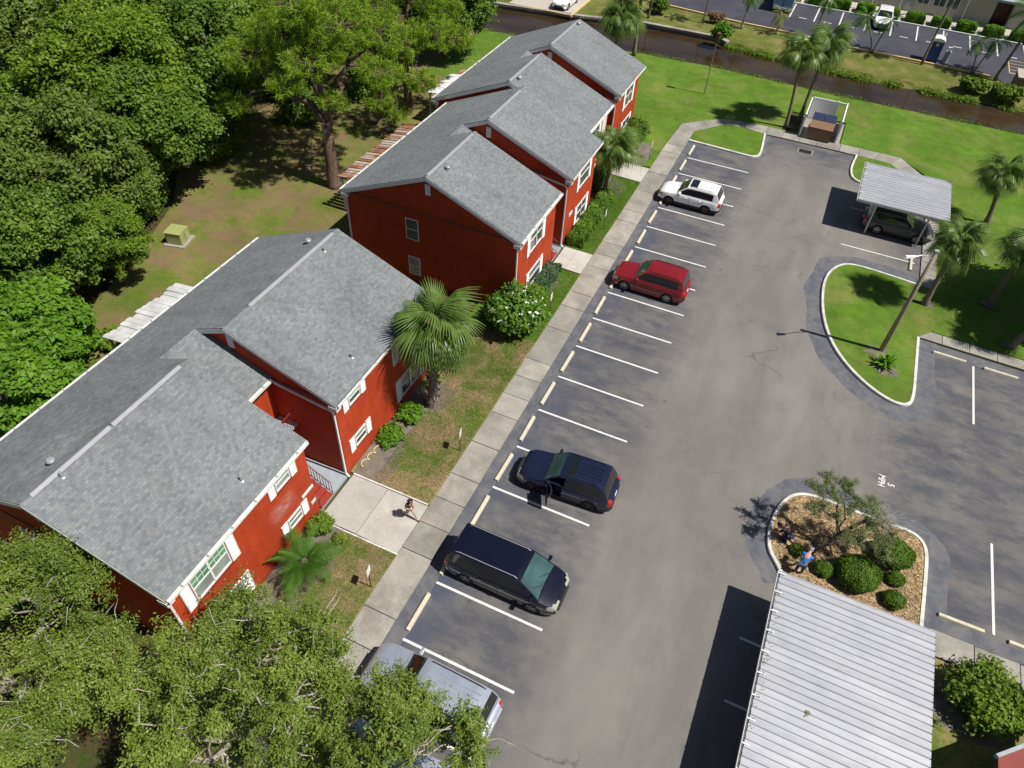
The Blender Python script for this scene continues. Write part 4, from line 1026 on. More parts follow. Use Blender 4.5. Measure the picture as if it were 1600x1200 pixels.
# pines: long trunk, forked limbs, tufts of needles
def pine(label,x,y,h,lobes,forks,trunk_r,seed,group):
    global rnd
    t=thing('pine_tree',label,'tree',(x,y,0),0,group)
    st=rnd; rnd=random.Random(seed)
    P=[];N=[];S=[];TT=[]
    tufts=[]
    b=MB()
    fk=[Vector(f) for f in forks]
    b.tube([(0,0,-.1),(0,.0,.3),(fk[0].x*.5,fk[0].y*.5,fk[0].z*.5),fk[0]],[trunk_r*1.35,trunk_r*1.1,trunk_r*.95,trunk_r*.85],12)
    arms=[]
    for f in fk[1:]: arms.append(limb(b,fk[0],f,trunk_r*.62,trunk_r*.28,7,.18,.04,8))
    for (lx,ly,lz,lr) in lobes:
        c=Vector((lx,ly,lz)); m=min(arms,key=lambda q:min((p-c).length for p in q)); s=min(m[2:],key=lambda p:(p-c).length)
        limb(b,s,c,trunk_r*.26,.04,6,.22,.04,6)
        for k in range(int(22*lr*lr)+14):
            d=Vector((rnd.gauss(0,1),rnd.gauss(0,1),rnd.gauss(0,.7))).normalized(); q=.45+.6*rnd.random()**.7
            e=c+Vector((d.x*lr*q,d.y*lr*q,d.z*lr*.62*q)); tufts.append((e,.20+.16*rnd.random()))
            if k%2==0: limb(b,c,e,.035,.012,3,.25,0,4)
    b.build('trunk',M_barkp,t,local=True,smooth=True)
    tc=np.array([tuple(a) for a,_ in tufts]); tr=np.array([r for _,r in tufts]); nn=len(tc); K=40
    d=RS.normal(size=(nn*K,3)); d[:,2]+=.55; d/=np.linalg.norm(d,axis=1,keepdims=True)
    base=np.repeat(tc,K,0)+RS.normal(size=(nn*K,3))*.10; L=(np.repeat(tr,K)*(.7+.6*RS.rand(nn*K)))[:,None]
    side=np.cross(d,RS.normal(size=(nn*K,3))); side/=np.linalg.norm(side,axis=1,keepdims=True); wd=.02
    V=np.empty((nn*K,4,3)); V[:,0]=base-side*wd; V[:,1]=base+side*wd; V[:,2]=base+d*L+side*wd*.5-np.array([0,0,.05]); V[:,3]=base+d*L-side*wd*.5-np.array([0,0,.05])
    tint=np.repeat(np.clip(np.repeat(RS.rand(nn),K)*.6+RS.rand(nn*K)*.4,0,1),4)
    np_mesh('needles',V.reshape(-1,3),np.arange(nn*K*4).reshape(-1,4),L_pine,t,tint)
    rnd=st
    return t
pine('tall pine with forked reddish trunk on the back lawn',-21.7,-16.9,13,
 [(-3.0,1.8,9.6,2.3),(-4.8,-.6,8.6,1.9),(-.6,3.2,11.2,2.4),(1.2,1.2,10.8,2.2),(-1.2,.2,12.0,2.2),(2.6,3.6,9.8,1.9),(-2.8,4.4,11.2,2.3),(.4,5.6,10.4,2.0),(-5.8,3.0,8.8,1.9),(.2,-1.2,9.2,1.6),(.9,.1,6.4,1.0),(-6.6,1.0,7.0,1.5),(-6.3,-1.5,5.2,1.2),(-4.5,5.6,10.0,2.0),(3.8,1.6,8.4,1.5),(-1.0,-2.0,8.0,1.2)],
 [(.05,.15,4.9),(-1.3,1.0,8.0),(1.3,1.4,8.4),(-.2,.4,9.5),(-4.3,.4,6.3)],.42,5,'pines on the back lawn')
pine('second lower pine right of the tall one, branches down to the lawn',-23.6,-3.2,11.5,
 [(-1.5,-2.4,8.0,2.0),(1.8,-3.0,6.6,1.8),(3.2,-1.2,7.2,1.9),(0,0,10.0,2.2),(2.2,1.6,8.6,2.0),(-2.6,1.2,8.8,2.0),(.8,-4.6,4.6,1.5),(3.6,-3.6,4.4,1.3),(1.0,-5.6,3.0,1.2),(4.0,1.0,6.0,1.5),(-1.0,3.2,8.0,1.8),(2.2,-5.2,2.2,.9),(-1.6,-5.0,5.4,1.5),(1.8,3.4,7.0,1.6)],
 [(0,0,3.2),(-.8,-1.2,6.4),(1.3,-1.2,6.2),(.2,.6,8.0)],.34,6,'pines on the back lawn')

# ---------------------------------------------------------------- palms
def fan_frond(L=1.0,nseg=30,seed=0,droop=1.0):
    """costapalmate fan: petiole + pleated segments whose tips hang; along +x"""
    r=random.Random(seed); V=[];F=[]
    pl=.8*L
    def arc(s): # petiole curve
        return (s*pl, .0, .10*math.sin(s*1.5))
    for i in range(5):
        x,y,z=arc(i/4); w=.025*(1-.4*i/4); V+=[(x,y-w,z),(x,y+w,z)]
    for i in range(4): F.append((2*i,2*i+2,2*i+3,2*i+1))
    ox,oy,oz=arc(1)
    for k in range(nseg):
        a=-2.1+4.2*(k+.5)/nseg; ln=L*(.78+.30*math.cos(a*.75))*(.9+.2*r.random())
        rx=ox+.30*L*math.cos(a*.5)*(.5+.5*math.cos(a)); bz=oz
        n0=len(V); da=.075
        for j,s in enumerate((0.05,.45,.75,1.0)):
            w=(.008+.034*math.sin(min(1,s*1.6)*math.pi*.8))*L*.85*(1 if s<1 else .0)+.004
            z=bz-droop*ln*(s**2.2)*(.75+.4*abs(math.sin(a)))+(.02 if k%2 else -.02)*L
            x=rx+math.cos(a)*ln*s*(1-.12*s); y=math.sin(a)*ln*s*(1-.12*s)
            V+=[(x+math.sin(a)*w,y-math.cos(a)*w,z),(x-math.sin(a)*w,y+math.cos(a)*w,z+.01)]
        for j in range(3): F.append((n0+2*j,n0+2*j+2,n0+2*j+3,n0+2*j+1))
    return V,F
def feather_frond(L=2.4,nl=21,seed=0,droop=.62,leaf=.58):
    r=random.Random(seed); V=[];F=[]
    def rach(s): return Vector((L*s*(1-.18*s*s),0,L*(.42*s-droop*1.25*s*s)))
    for i in range(9):
        p=rach(i/8); w=.022*(1-.7*i/8); V+=[(p.x,p.y-w,p.z),(p.x,p.y+w,p.z)]
    for i in range(8): F.append((2*i,2*i+2,2*i+3,2*i+1))
    for k in range(nl):
        s=.14+.85*k/nl; p=rach(s); ll=leaf*math.sin(math.pi*min(1,.16+s*.86))**.6*(.85+.3*r.random())
        for sg in (-1,1):
            n0=len(V)
            dx=.55+.25*s; 
            for j,q in enumerate((0,.5,1)):
                w=.025*(1,1.1,.12)[j]; c=p+Vector((ll*dx*q,sg*ll*.85*q,-ll*(.15*q+.42*q*q)))
                V+=[(c.x-w,c.y,c.z+.005),(c.x+w,c.y,c.z)]
            F+= [(n0,n0+2,n0+3,n0+1),(n0+2,n0+4,n0+5,n0+3)]
    return V,F
FR={}
def frond_mesh(kind,mat,seed,**k):
    key=(kind,mat.name,seed)
    if key not in FR:
        V,F=(fan_frond if kind=='fan' else feather_frond)(seed=seed,**k)
        me=bpy.data.meshes.new('frond'); me.from_pydata(V,[],F); me.update()
        a=me.attributes.new('tint','FLOAT','POINT'); a.data.foreach_set('value',np.clip(RS.rand(len(V))*.5+.25,0,1).astype(np.float32)); me.materials.append(mat); FR[key]=me
    return FR[key]
def palm(label,x,y,h,top,kind='fan',mat=None,n=34,fs=1.25,trunk_r=.16,group=None,dead=4,boots=False,seed=0,trunkmat=None,name='palm_tree',el_lo=-.75,el_hi=1.35,cat='palm',gz=.04):
    mat=mat or L_palm; t=thing(name,label,cat,(x,y,gz),0,group); r=random.Random(seed*13+5)
    tx,ty=top; b=MB(); path=[];rad=[]
    ns=14
    for i in range(ns+1):
        s=i/ns; path.append((tx*s**1.3,ty*s**1.3,h*s)); rad.append(trunk_r*(1.35-.45*min(1,s*4) if s<.25 else .9)*(1+.05*((i%2)*2-1))*(1 if s<.85 else 1.05))
    path[0]=(0,0,-.1)
    b.tube(path,rad,10); 
    tr=b.build('trunk',trunkmat or (M_palmt2 if boots else M_palmt),t,local=True,smooth=not boots)
    if boots:
        bb=MB()
        for k in range(120):
            s=.06+.92*k/120; a=k*2.4; px,py,pz=tx*s**1.3,ty*s**1.3,h*s; R_=trunk_r*(1.25 if s<.3 else 1.0)
            c=Vector((px+math.cos(a)*R_,py+math.sin(a)*R_,pz)); o_=Vector((math.cos(a),math.sin(a),0)); sd_=Vector((-math.sin(a),math.cos(a),0))
            bb.add([c-sd_*.07,c+sd_*.07,c+o_*.10+sd_*.035+Vector((0,0,.17)),c+o_*.10-sd_*.035+Vector((0,0,.17)),c-sd_*.05+Vector((0,0,.12)),c+sd_*.05+Vector((0,0,.12))],[(0,1,2,3),(3,2,5,4)])
        o=bb.build('boots',M_palmt2,t,local=True); o['kind']='stuff'
    tp=Vector((tx,ty,h))
    for k in range(n):
        u=(k+.5)/n; el=el_hi-(el_hi-el_lo)*u**.8+r.gauss(0,.08); az=k*2.39996+r.gauss(0,.15); d=k>=n-dead
        me=frond_mesh(kind,L_dead if d else mat,(k+seed)%3,**({} if kind=='fan' else dict(L=2.2)))
        o=bpy.data.objects.new('frond',me); COL.objects.link(o); o.parent=t; o.location=tp+Vector((math.cos(az)*.08,math.sin(az)*.08,-.25*u))
        if kind=='fan': e_=-el
        else: e_=-(el-.35)
        if d: e_=1.15 if kind=='fan' else .9
        o.rotation_euler=(r.gauss(0,.25),e_,az); s=fs*(.72+.45*r.random())*(1 if not d else .8); o.scale=(s,s,s)
    return t
palm('big fan palm with rough booted trunk at the corner of the nearest building',-5.05,-32.35,5.6,(.35,.05),n=52,fs=1.06,trunk_r=.26,boots=True,seed=1,dead=5,el_lo=-1.2)
palm('low feathery palm against the nearest building front',-4.95,-43.3,1.3,(.05,.1),'feather',L_palm2,26,.66,.15,seed=2,dead=0,el_lo=.25,el_hi=1.5)
palm('fan palm in front of the middle building beside the third path',-4.05,-8.6,3.9,(.35,.0),n=36,fs=.95,trunk_r=.17,seed=3,dead=3)
palm('left one of the two tall fan palms beside the dumpster enclosure',6.15,9.3,6.2,(-.55,-.3),n=36,fs=.88,trunk_r=.14,seed=4,dead=3,group='pair of fan palms beside the dumpster')
palm('right one of the two tall fan palms beside the dumpster enclosure',7.0,11.1,6.5,(.25,.45),n=38,fs=.88,trunk_r=.15,seed=5,dead=2,group='pair of fan palms beside the dumpster')
palm('fan palm on the lawn at the right edge above the others',21.9,1.2,3.9,(-.75,-.2),n=34,fs=.80,trunk_r=.17,seed=6,dead=3)
palm('fan palm on the grass island end beside the small carport',18.15,-11.15,4.6,(-.1,.2),n=38,fs=.80,trunk_r=.17,seed=7,dead=4)
palm('fan palm at the right edge behind the lamp pole palm',21.95,-9.0,4.4,(.1,-.25),n=36,fs=.80,trunk_r=.15,seed=8,dead=3)
palm('fan palm at the right edge whose trunk stands by the right bay walk',23.05,-13.1,4.6,(1.1,.4),n=34,fs=.80,trunk_r=.17,seed=9,dead=3)
palm('dense fan palm between the farthest building and the canal',-11.7,15.9,3.9,(.2,.0),n=40,fs=1.1,trunk_r=.15,seed=10,dead=2)
palm('tall fan palm, crown cut by the top edge, behind the farthest building',-10.1,17.5,7.2,(-.4,.5),n=34,fs=1.1,trunk_r=.17,seed=11,dead=2)
G2='palms along the yellow kerb across the canal'
palm('green feather palm at the top edge left of the yellow one',-2.2,30.9,3.3,(.3,.3),'feather',L_palm2,16,.62,.12,seed=12,dead=0,group=G2,trunkmat=M_barkl)
palm('small yellow feather palm on the far bank',1.5,31.3,2.1,(-.1,.2),'feather',L_palmy,15,.62,.11,seed=13,dead=0,group=G2,trunkmat=M_barkl)
palm('slim feather palm leaning left, in front of the white far car',11.25,31.3,3.3,(-1.6,.2),'feather',L_palm2,15,.66,.07,seed=14,dead=0,group=G2)
palm('slim feather palm leaning right, in front of the white far car',11.4,31.35,3.1,(.6,.5),'feather',L_palm2,15,.66,.07,seed=15,dead=0,group=G2)
palm('slim feather palm leaning left, right of the blue portable toilet',20.9,31.0,3.0,(-.6,.1),'feather',L_palm2,15,.66,.07,seed=16,dead=0,group=G2)
palm('slim feather palm leaning right, right of the blue portable toilet',21.1,31.0,3.3,(.7,.3),'feather',L_palm2,16,.70,.07,seed=17,dead=0,group=G2)
palm('large leaning coconut palm in the top right corner',23.1,30.4,6.2,(.9,.6),'feather',L_palm2,22,1.15,.15,seed=18,dead=0,group=G2,cat='palm')
palm('tall thin palm beside the blue toilet, crown beyond the top edge',16.25,30.85,8.6,(.4,.5),'feather',L_palm2,16,1.0,.11,seed=19,dead=0,group=G2)
palm('dark thin palm on the far bank at the top edge, left of the reed bush',-6.3,30.4,5.2,(.2,.2),'feather',L_palm2,15,.8,.09,seed=20,dead=0,group=G2)
palm('feather palm at the top edge above the far seawall',-12.0,28.6,4.4,(.3,.3),'feather',L_palm2,18,.9,.12,seed=21,dead=0,group=G2)
palm('feather palm with crown cut by the top edge over the far stalls',5.3,31.6,4.0,(.2,.4),'feather',L_palm2,15,.75,.08,seed=22,dead=0,group=G2)

# ---------------------------------------------------------------- bushes and hedges
shrub('large oleander full of white blossoms at the corner of the middle building',-3.75,-25.1,1.75,1.55,3.3,L_hedge,24000,.12,nclump=40,flowers=(420,L_flower,.062),flat=.9)
def hedge(label,x0,x1,y0,y1,h,mat,n,size,group,gz=.05,cat='hedge'):
    t=thing('hedge',label,cat,((x0+x1)/2,(y0+y1)/2,gz),0,group)
    lx,ly=x1-x0,y1-y0
    P=RS.rand(n,3)*np.array([lx,ly,h])-np.array([lx/2,ly/2,0]); N=RS.normal(size=(n,3))*.6
    f=RS.randint(0,5,n)
    dd=RS.rand(n)*.10
    P[f==0,2]=h-dd[f==0]; P[f==1,0]=lx/2-dd[f==1]; P[f==2,0]=-lx/2+dd[f==2]; P[f==3,1]=ly/2-dd[f==3]; P[f==4,1]=-ly/2+dd[f==4]
    P+= (np.stack([np.sin(P[:,1]*5+x0*3),np.sin(P[:,0]*5),np.sin(P[:,0]*6+P[:,1]*4.4)],1))*.06+RS.normal(size=(n,3))*.03
    for k,v in ((0,(0,0,1)),(1,(1,0,0)),(2,(-1,0,0)),(3,(0,1,0)),(4,(0,-1,0))): N[f==k]+=v
    # round the corners
    q=np.maximum(np.abs(P[:,0])/(lx/2),np.abs(P[:,1])/(ly/2)); P[:,2]-=np.where(P[:,2]>h*.6,(q**6)*.18*h,0)
    P[:,2]=np.maximum(P[:,2],.02)
    V,F=leaf_quads(P,N,size,.55); np_mesh('foliage',V,F,mat,t,np.repeat(np.clip(.5+.35*np.sin(P[:,1]*3)+RS.normal(size=n)*.25,0,1),4))
    b=MB()
    for k in range(int(max(lx,ly)/.5)+1):
        fx=-lx/2+.2+(lx-.4)*(k/(max(1,int(max(lx,ly)/.5)))) if lx>ly else 0; fy=0 if lx>ly else -ly/2+.2+(ly-.4)*(k/(max(1,int(max(lx,ly)/.5))))
        b.tube([(fx,fy,-.05),(fx+.05,fy+.03,h*.8)],[.03,.012],5)
    b.build('stems',M_bark,t,local=True); return t
GH='clipped hedges against the building fronts'
hedge('blue-green juniper hedge beside the second entry path',-4.25,-3.35,-21.3,-18.75,.75,L_juni,9000,.06,GH)
hedge('dark green clump hedge between the oleander and the juniper',-4.1,-3.1,-23.4,-21.4,.85,L_hedge,8000,.07,GH)
hedge('long bright green clipped hedge under the white-plaque wall',-4.15,-3.1,-15.7,-8.9,.85,L_hedge,26000,.07,GH)
hedge('green hedge hidden behind the middle fan palm',-5.35,-4.6,-8.6,-5.9,1.3,L_hedge,9000,.08,GH)
hedge('tall dark hedge at the front of the farthest building',-5.3,-4.0,-3.1,-.2,1.6,L_hedge,15000,.08,GH)
shrub('round dark bush at the far front corner of the farthest building',-4.7,.9,1.15,1.5,1.9,L_dark,11000,.08,tight=False)
shrub('bright green shrub right of the booted palm base',-5.6,-33.7,.65,.9,.75,L_bright,3500,.085)
shrub('bright green shrub against the wall left of the yellow hose',-5.75,-35.3,.6,.75,.7,L_bright,3200,.085)
shrub('olive shrub beside the red steps',-5.75,-41.1,.55,.55,1.1,L_mid,4200,.07)
shrub('small yellowish grass tuft by the first entry path',-4.75,-41.2,.28,.28,.4,L_oakfg,700,.07)
shrub('sprawling green bush beside the lower right walk',21.2,-36.6,1.75,1.35,1.9,L_mid,15000,.085,nclump=30,flat=.7)
shrub('green reedy bush overhanging the canal from the far wall end',-3.3,25.2,1.1,.9,2.4,L_bright,6500,.12,flat=1)
shrub('spiky green bush on the far bank near the right edge',20.9,26.0,1.3,1.0,1.5,L_mid,5500,.14)
shrub('spiky olive bush at the right end of the far bank',23.9,25.6,1.7,1.1,1.7,L_mid,7500,.14)
shrub('dark red-leaved shrub on the far bank at the top edge',-5.2,31.2,1.1,.7,1.3,L_dead,3000,.09)
shrub('dark bush at the top edge left of the reddish shrub',-11.5,30.6,1.6,1.0,2.2,L_dark,6500,.1)
for i in range(9):
    hx=3.45+2.7*i+.6
    hedge('%s clipped box hedge from the left in front of the beige building'%ORD[i],hx-.92,hx+.92,42.85,44.2,1.0,L_bright,6000,.09,'box hedges in front of the beige building')
MI='clipped bushes on the mulch island'
shrub('largest round clipped bush on the mulch island, right side',17.5,-31.35,.80,.72,1.0,L_bush,13000,.048,group=MI,tight=True,gz=.1)
shrub('large shaggy round bush in the middle of the mulch island',16.15,-33.1,.84,.84,1.1,L_bush,13000,.05,group=MI,tight=True,gz=.1)
shrub('small clipped bush right of the man in blue',14.85,-33.35,.42,.36,.5,L_bush,3600,.05,group=MI,tight=True,gz=.1)
shrub('smallest round bush tucked below the largest one',17.75,-32.45,.36,.34,.45,L_bush,3000,.05,group=MI,tight=True,gz=.1)
shrub('small round bush nearest the carport on the mulch island',17.75,-33.55,.42,.42,.55,L_bush,3600,.05,group=MI,tight=True,gz=.1)
shrub('low bush between the two kneeling workers',13.65,-32.95,.4,.35,.45,L_bush,2500,.055,group=MI,gz=.1)
# spiky plant on the grass island
sp=thing('spiky_plant','bright green spiky plant at the foot of the wooden lamp pole','plant',(16.3,-18.25,.12))
me=bpy.data.meshes.new('leaf'); V=[];F=[]
for j,s in enumerate((0,.35,.7,1)): V+=[(.75*s,-.06*math.sin(.6+2.3*s)*(s<1),.62*s-.48*s*s),(.75*s,.06*math.sin(.6+2.3*s)*(s<1)+.001,.62*s-.48*s*s)]
for j in range(3): F.append((2*j,2*j+2,2*j+3,2*j+1))
me.from_pydata(V,[],F); a=me.attributes.new('tint','FLOAT','POINT'); a.data.foreach_set('value',[.2,.3,.5,.6,.8,.9,.9,.9]); me.materials.append(L_bright)
for k in range(64):
    o=bpy.data.objects.new('leaf',me); COL.objects.link(o); o.parent=sp; s=.75+.5*rnd.random(); o.scale=(s,s,s)
    o.location=(rnd.gauss(0,.13),rnd.gauss(0,.13),0); o.rotation_euler=(rnd.gauss(0,.2),-.1-1.0*rnd.random(),k*2.4)
# leaning thin tree on the mulch island
lt=thing('small_tree','leaning half bare tree with wispy foliage on the mulch island','tree',(14.25,-32.6,.1))
b=MB(); random_state=rnd; rnd=random.Random(21)
main=limb(b,(0,0,-.1),(1.5,1.2,1.9),.12,.075,6,.12,.05,8)
tips=[]
for e in ((-.5,1.5,3.2),(-.7,.4,3.0),(2.4,1.2,2.3),(1.3,.8,2.7),(2.3,.2,1.9),(2.6,.9,2.1),(.2,1.0,2.9)):
    q=limb(b,main[-1] if e[0]>.5 else main[3],e,.05,.02,5,.25,.05,6); tips.append(Vector(e))
    for _ in range(7):
        e2=Vector(e)+Vector((rnd.gauss(0,.42),rnd.gauss(0,.42),rnd.gauss(0,.25))); limb(b,q[rnd.randint(2,5)],e2,.014,.005,3,.3,0,4); tips.append(e2)
b.build('trunk',M_bark,lt,local=True)
b=MB()
for _ in range(150):
    e=Vector((2.2+rnd.gauss(0,.55),1.35+rnd.gauss(0,.40),2.45+rnd.gauss(0,.25))); a=Vector((1.9+rnd.gauss(0,.25),1.25+rnd.gauss(0,.2),2.2)); limb(b,a,e,.010,.004,3,.3,0,3)
o=b.build('bare_twigs',M_barkl,lt,local=True); o['kind']='stuff'
rnd=random_state
V,F,T=blob_leaves([(-.6,1.6,3.2),(-.2,1.0,3.0),(-.9,.9,3.1),(.3,1.6,3.0),(-.5,.2,3.0),(.1,.1,2.8),(.9,1.2,2.8),(1.5,1.5,2.6),(1.6,.7,2.4),(2.0,.2,2.1),(1.2,.1,2.3),(2.5,.8,2.0),(2.4,.0,1.6),(1.2,-.1,2.0),(.8,-.2,2.2),(.6,.7,2.7),(-1.0,.0,2.9),(.4,1.9,2.9)],[.42,.36,.4,.42,.4,.36,.42,.45,.42,.45,.4,.42,.42,.38,.36,.35,.34,.4],26000,.036,flat=.8,asp=.33,shell=.0,spray=.9)
np_mesh('crown',V,F,L_thin,lt,T)
rf=shrub('red-flowering plant glimpsed between the foreground oaks',-9.0,-50.6,.6,.5,1.0,L_hedge,2500,.07,name='flowering_plant',cat='plant',flowers=(8,L_redf,.07))

# grass blades standing on the lawns near the camera, coloured by the lawn they grow from
def blades(label,n,areas,m,size=.05,z=GZ):
    A=np.array([(a[1]-a[0])*(a[3]-a[2]) for a in areas]); idx=RS.choice(len(areas),n,p=A/A.sum()); a=np.array(areas)[idx]
    P=np.stack([a[:,0]+RS.rand(n)*(a[:,1]-a[:,0]),a[:,2]+RS.rand(n)*(a[:,3]-a[:,2]),z+.012+RS.rand(n)*.035],1)
    V,F=leaf_quads(P,np.array([[0,0,1.]])+RS.normal(size=(n,3))*.33,size,.22)
    o=np_mesh('grass_blades',V,F,m); return tag(o,label,'grass',None,'stuff')
blades('dry grass blades over the patchy front lawn of the nearest building',50000,[(-5.2,-2.19,-37.8,-25.6),(-5.2,-2.19,-50,-40.8),(-6.3,-2.19,-30.5,-25.6)],M_front)
blades('grass blades over the front lawns of the middle building',22000,[(-4.3,-2.19,-25.6,-18.4),(-4.3,-2.19,-16,-5.6)],M_front2)
# loose bark chips on the mulch island
n=16000; P=np.stack([12.6+RS.rand(n)*6.3,-34.2+RS.rand(n)*4.7,.112+RS.rand(n)*.02],1); keep=(P[:,0]>12.75+np.clip(np.abs(P[:,1]+31.7)-1.2,0,9)*.45)&(P[:,0]<18.85-np.clip(P[:,1]+30.4,0,9)*.6); P=P[keep]; n=len(P)
V,F=leaf_quads(P,np.array([[0,0,1.]])+RS.normal(size=(n,3))*.35,.035,.35)
tag(np_mesh('bark_chips',V,F,M_mulch),'loose tan bark chips over the mulch island','mulch',None,'stuff')

# weeds and long grass hanging over the water along both banks
def edge_weeds(label,line,n,spread,size,m,z0):
    L=densify(line,.3); idx=RS.randint(0,len(L)-1,n); P=np.array(L)[idx]+RS.normal(size=(n,2))*spread; cl=np.sin(P[:,0]*1.9)+np.sin(P[:,0]*.7+1)+RS.normal(size=n)*.5; P=P[cl>-.3]; n=len(P)
    P3=np.concatenate([P,(z0+RS.rand(n)*.35)[:,None]],1); V,F=leaf_quads(P3,RS.normal(size=(n,3))*.8+np.array([0,-.4,.6]),size,.3)
    tag(np_mesh('bank_weeds',V,F,m,None,np.repeat(RS.rand(n),4)),label,'weeds',None,'stuff')
edge_weeds('long grass and weeds hanging over the far canal edge',[(-2.5,25.8),(5,25.1),(11.3,24.6),(20,24.8),(40,24.6)],16000,.28,.14,L_mid,-.42)
edge_weeds('ragged grass along the near canal edge of the lawn',[(-26,15.9),(-18,16.8),(-9.8,18.5),(-2.7,18.9),(8.9,18.4),(25,18.5),(40,18.4)],9000,.12,.09,L_olive,-.1)

tree('spreading tree just beyond the right edge, shading the palms by the grass island',27.6,-8.6,10.5,4.6,L_dark,62000,.125,95,.25,None,key='wd',rz=1.0,base=.12,clump=(.11,.22),asp=.55,low=.45,up=.8)

# ================================================================ VEHICLES
def lerp_keys(keys,x):
    if x<=keys[0][0]: return keys[0][1]
    for (a,va),(b_,vb) in zip(keys[:-1],keys[1:]):
        if x<=b_:
            t=(x-a)/(b_-a); return va+(vb-va)*t
    return keys[-1][1]
def smooth_keys(keys,x):
    return (lerp_keys(keys,x-.05)+lerp_keys(keys,x)*2+lerp_keys(keys,x+.05))/4
def wheel_pair_mesh():
    pass
WH={}
def wheel(car,x,y,r,wd,side,rim):
    k=(r,rim.name)
    if k not in WH:
        prof=[(r*.66,-wd/2),(r*.93,-wd/2),(r,-wd/2+.03),(r,wd/2-.03),(r*.93,wd/2),(r*.66,wd/2),(r*.64,wd/2-.02),(r*.64,-wd/2+.02)]
        n=28; vs=[];fs=[]
        for (q,z) in prof:
            for j in range(n): a=2*math.pi*j/n; vs.append((q*math.cos(a),z,q*math.sin(a)))
        m=len(prof)
        for i in range(m):
            for j in range(n): fs.append((i*n+j,i*n+(j+1)%n,((i+1)%m)*n+(j+1)%n,((i+1)%m)*n+j))
        me=bpy.data.meshes.new('tyre'); me.from_pydata(vs,[],fs); me.update(); me.materials.append(M_tyre)
        b=MB(); R_=r*.65; o=wd/2-.035
        vs=[(0,o-.05,0)]+[(R_*math.cos(2*math.pi*j/n),o-.06,R_*math.sin(2*math.pi*j/n)) for j in range(n)]
        me3=bpy.data.meshes.new('hub'); me3.from_pydata(vs,[],[(0,1+j,1+(j+1)%n) for j in range(n)]); me3.materials.append(M_dark)
        for q in range(5):
            a=2*math.pi*q/5+.3
            for da in (-.16,.16):
                d=Vector((math.cos(a+da*.3),0,math.sin(a+da*.3))); e=Vector((math.cos(a+da),0,math.sin(a+da)))
                b.obox(d*.03+Vector((0,o,0)),e*R_*.98+Vector((0,o-.01,0)),.045*r/.33,.03,(0,1,0))
        b.add([(R_*.22*math.cos(2*math.pi*j/10),o+.015,R_*.22*math.sin(2*math.pi*j/10)) for j in range(10)],[tuple(range(10))])
        n2=28
        for rr_,oo in ((1.0,o),(.9,o)): pass
        vs=[];fs=[]
        for j in range(n2):
            a=2*math.pi*j/n2; 
            for (q,z) in ((R_,o+.02),(R_*.9,o+.02),(R_*.88,o-.03)): vs.append((q*math.cos(a),z,q*math.sin(a)))
        for j in range(n2):
            for i in range(2): k2=(j+1)%n2; fs.append((j*3+i,k2*3+i,k2*3+i+1,j*3+i+1))
        b.add(vs,fs)
        me2=bpy.data.meshes.new('rim'); me2.from_pydata(b.v,[],b.f); me2.update(); me2.materials.append(rim)
        WH[k]=(me,me2,me3)
    w=bpy.data.objects.new('wheel',None); COL.objects.link(w); w.parent=car; w.location=(x,y,r); w.rotation_euler=(0,0,0 if side>0 else math.pi); w.empty_display_size=.1
    for nm,me in zip(('tyre','rim','wheel_well'),WH[k]):
        o=bpy.data.objects.new(nm,me); COL.objects.link(o); o.parent=w
    return w
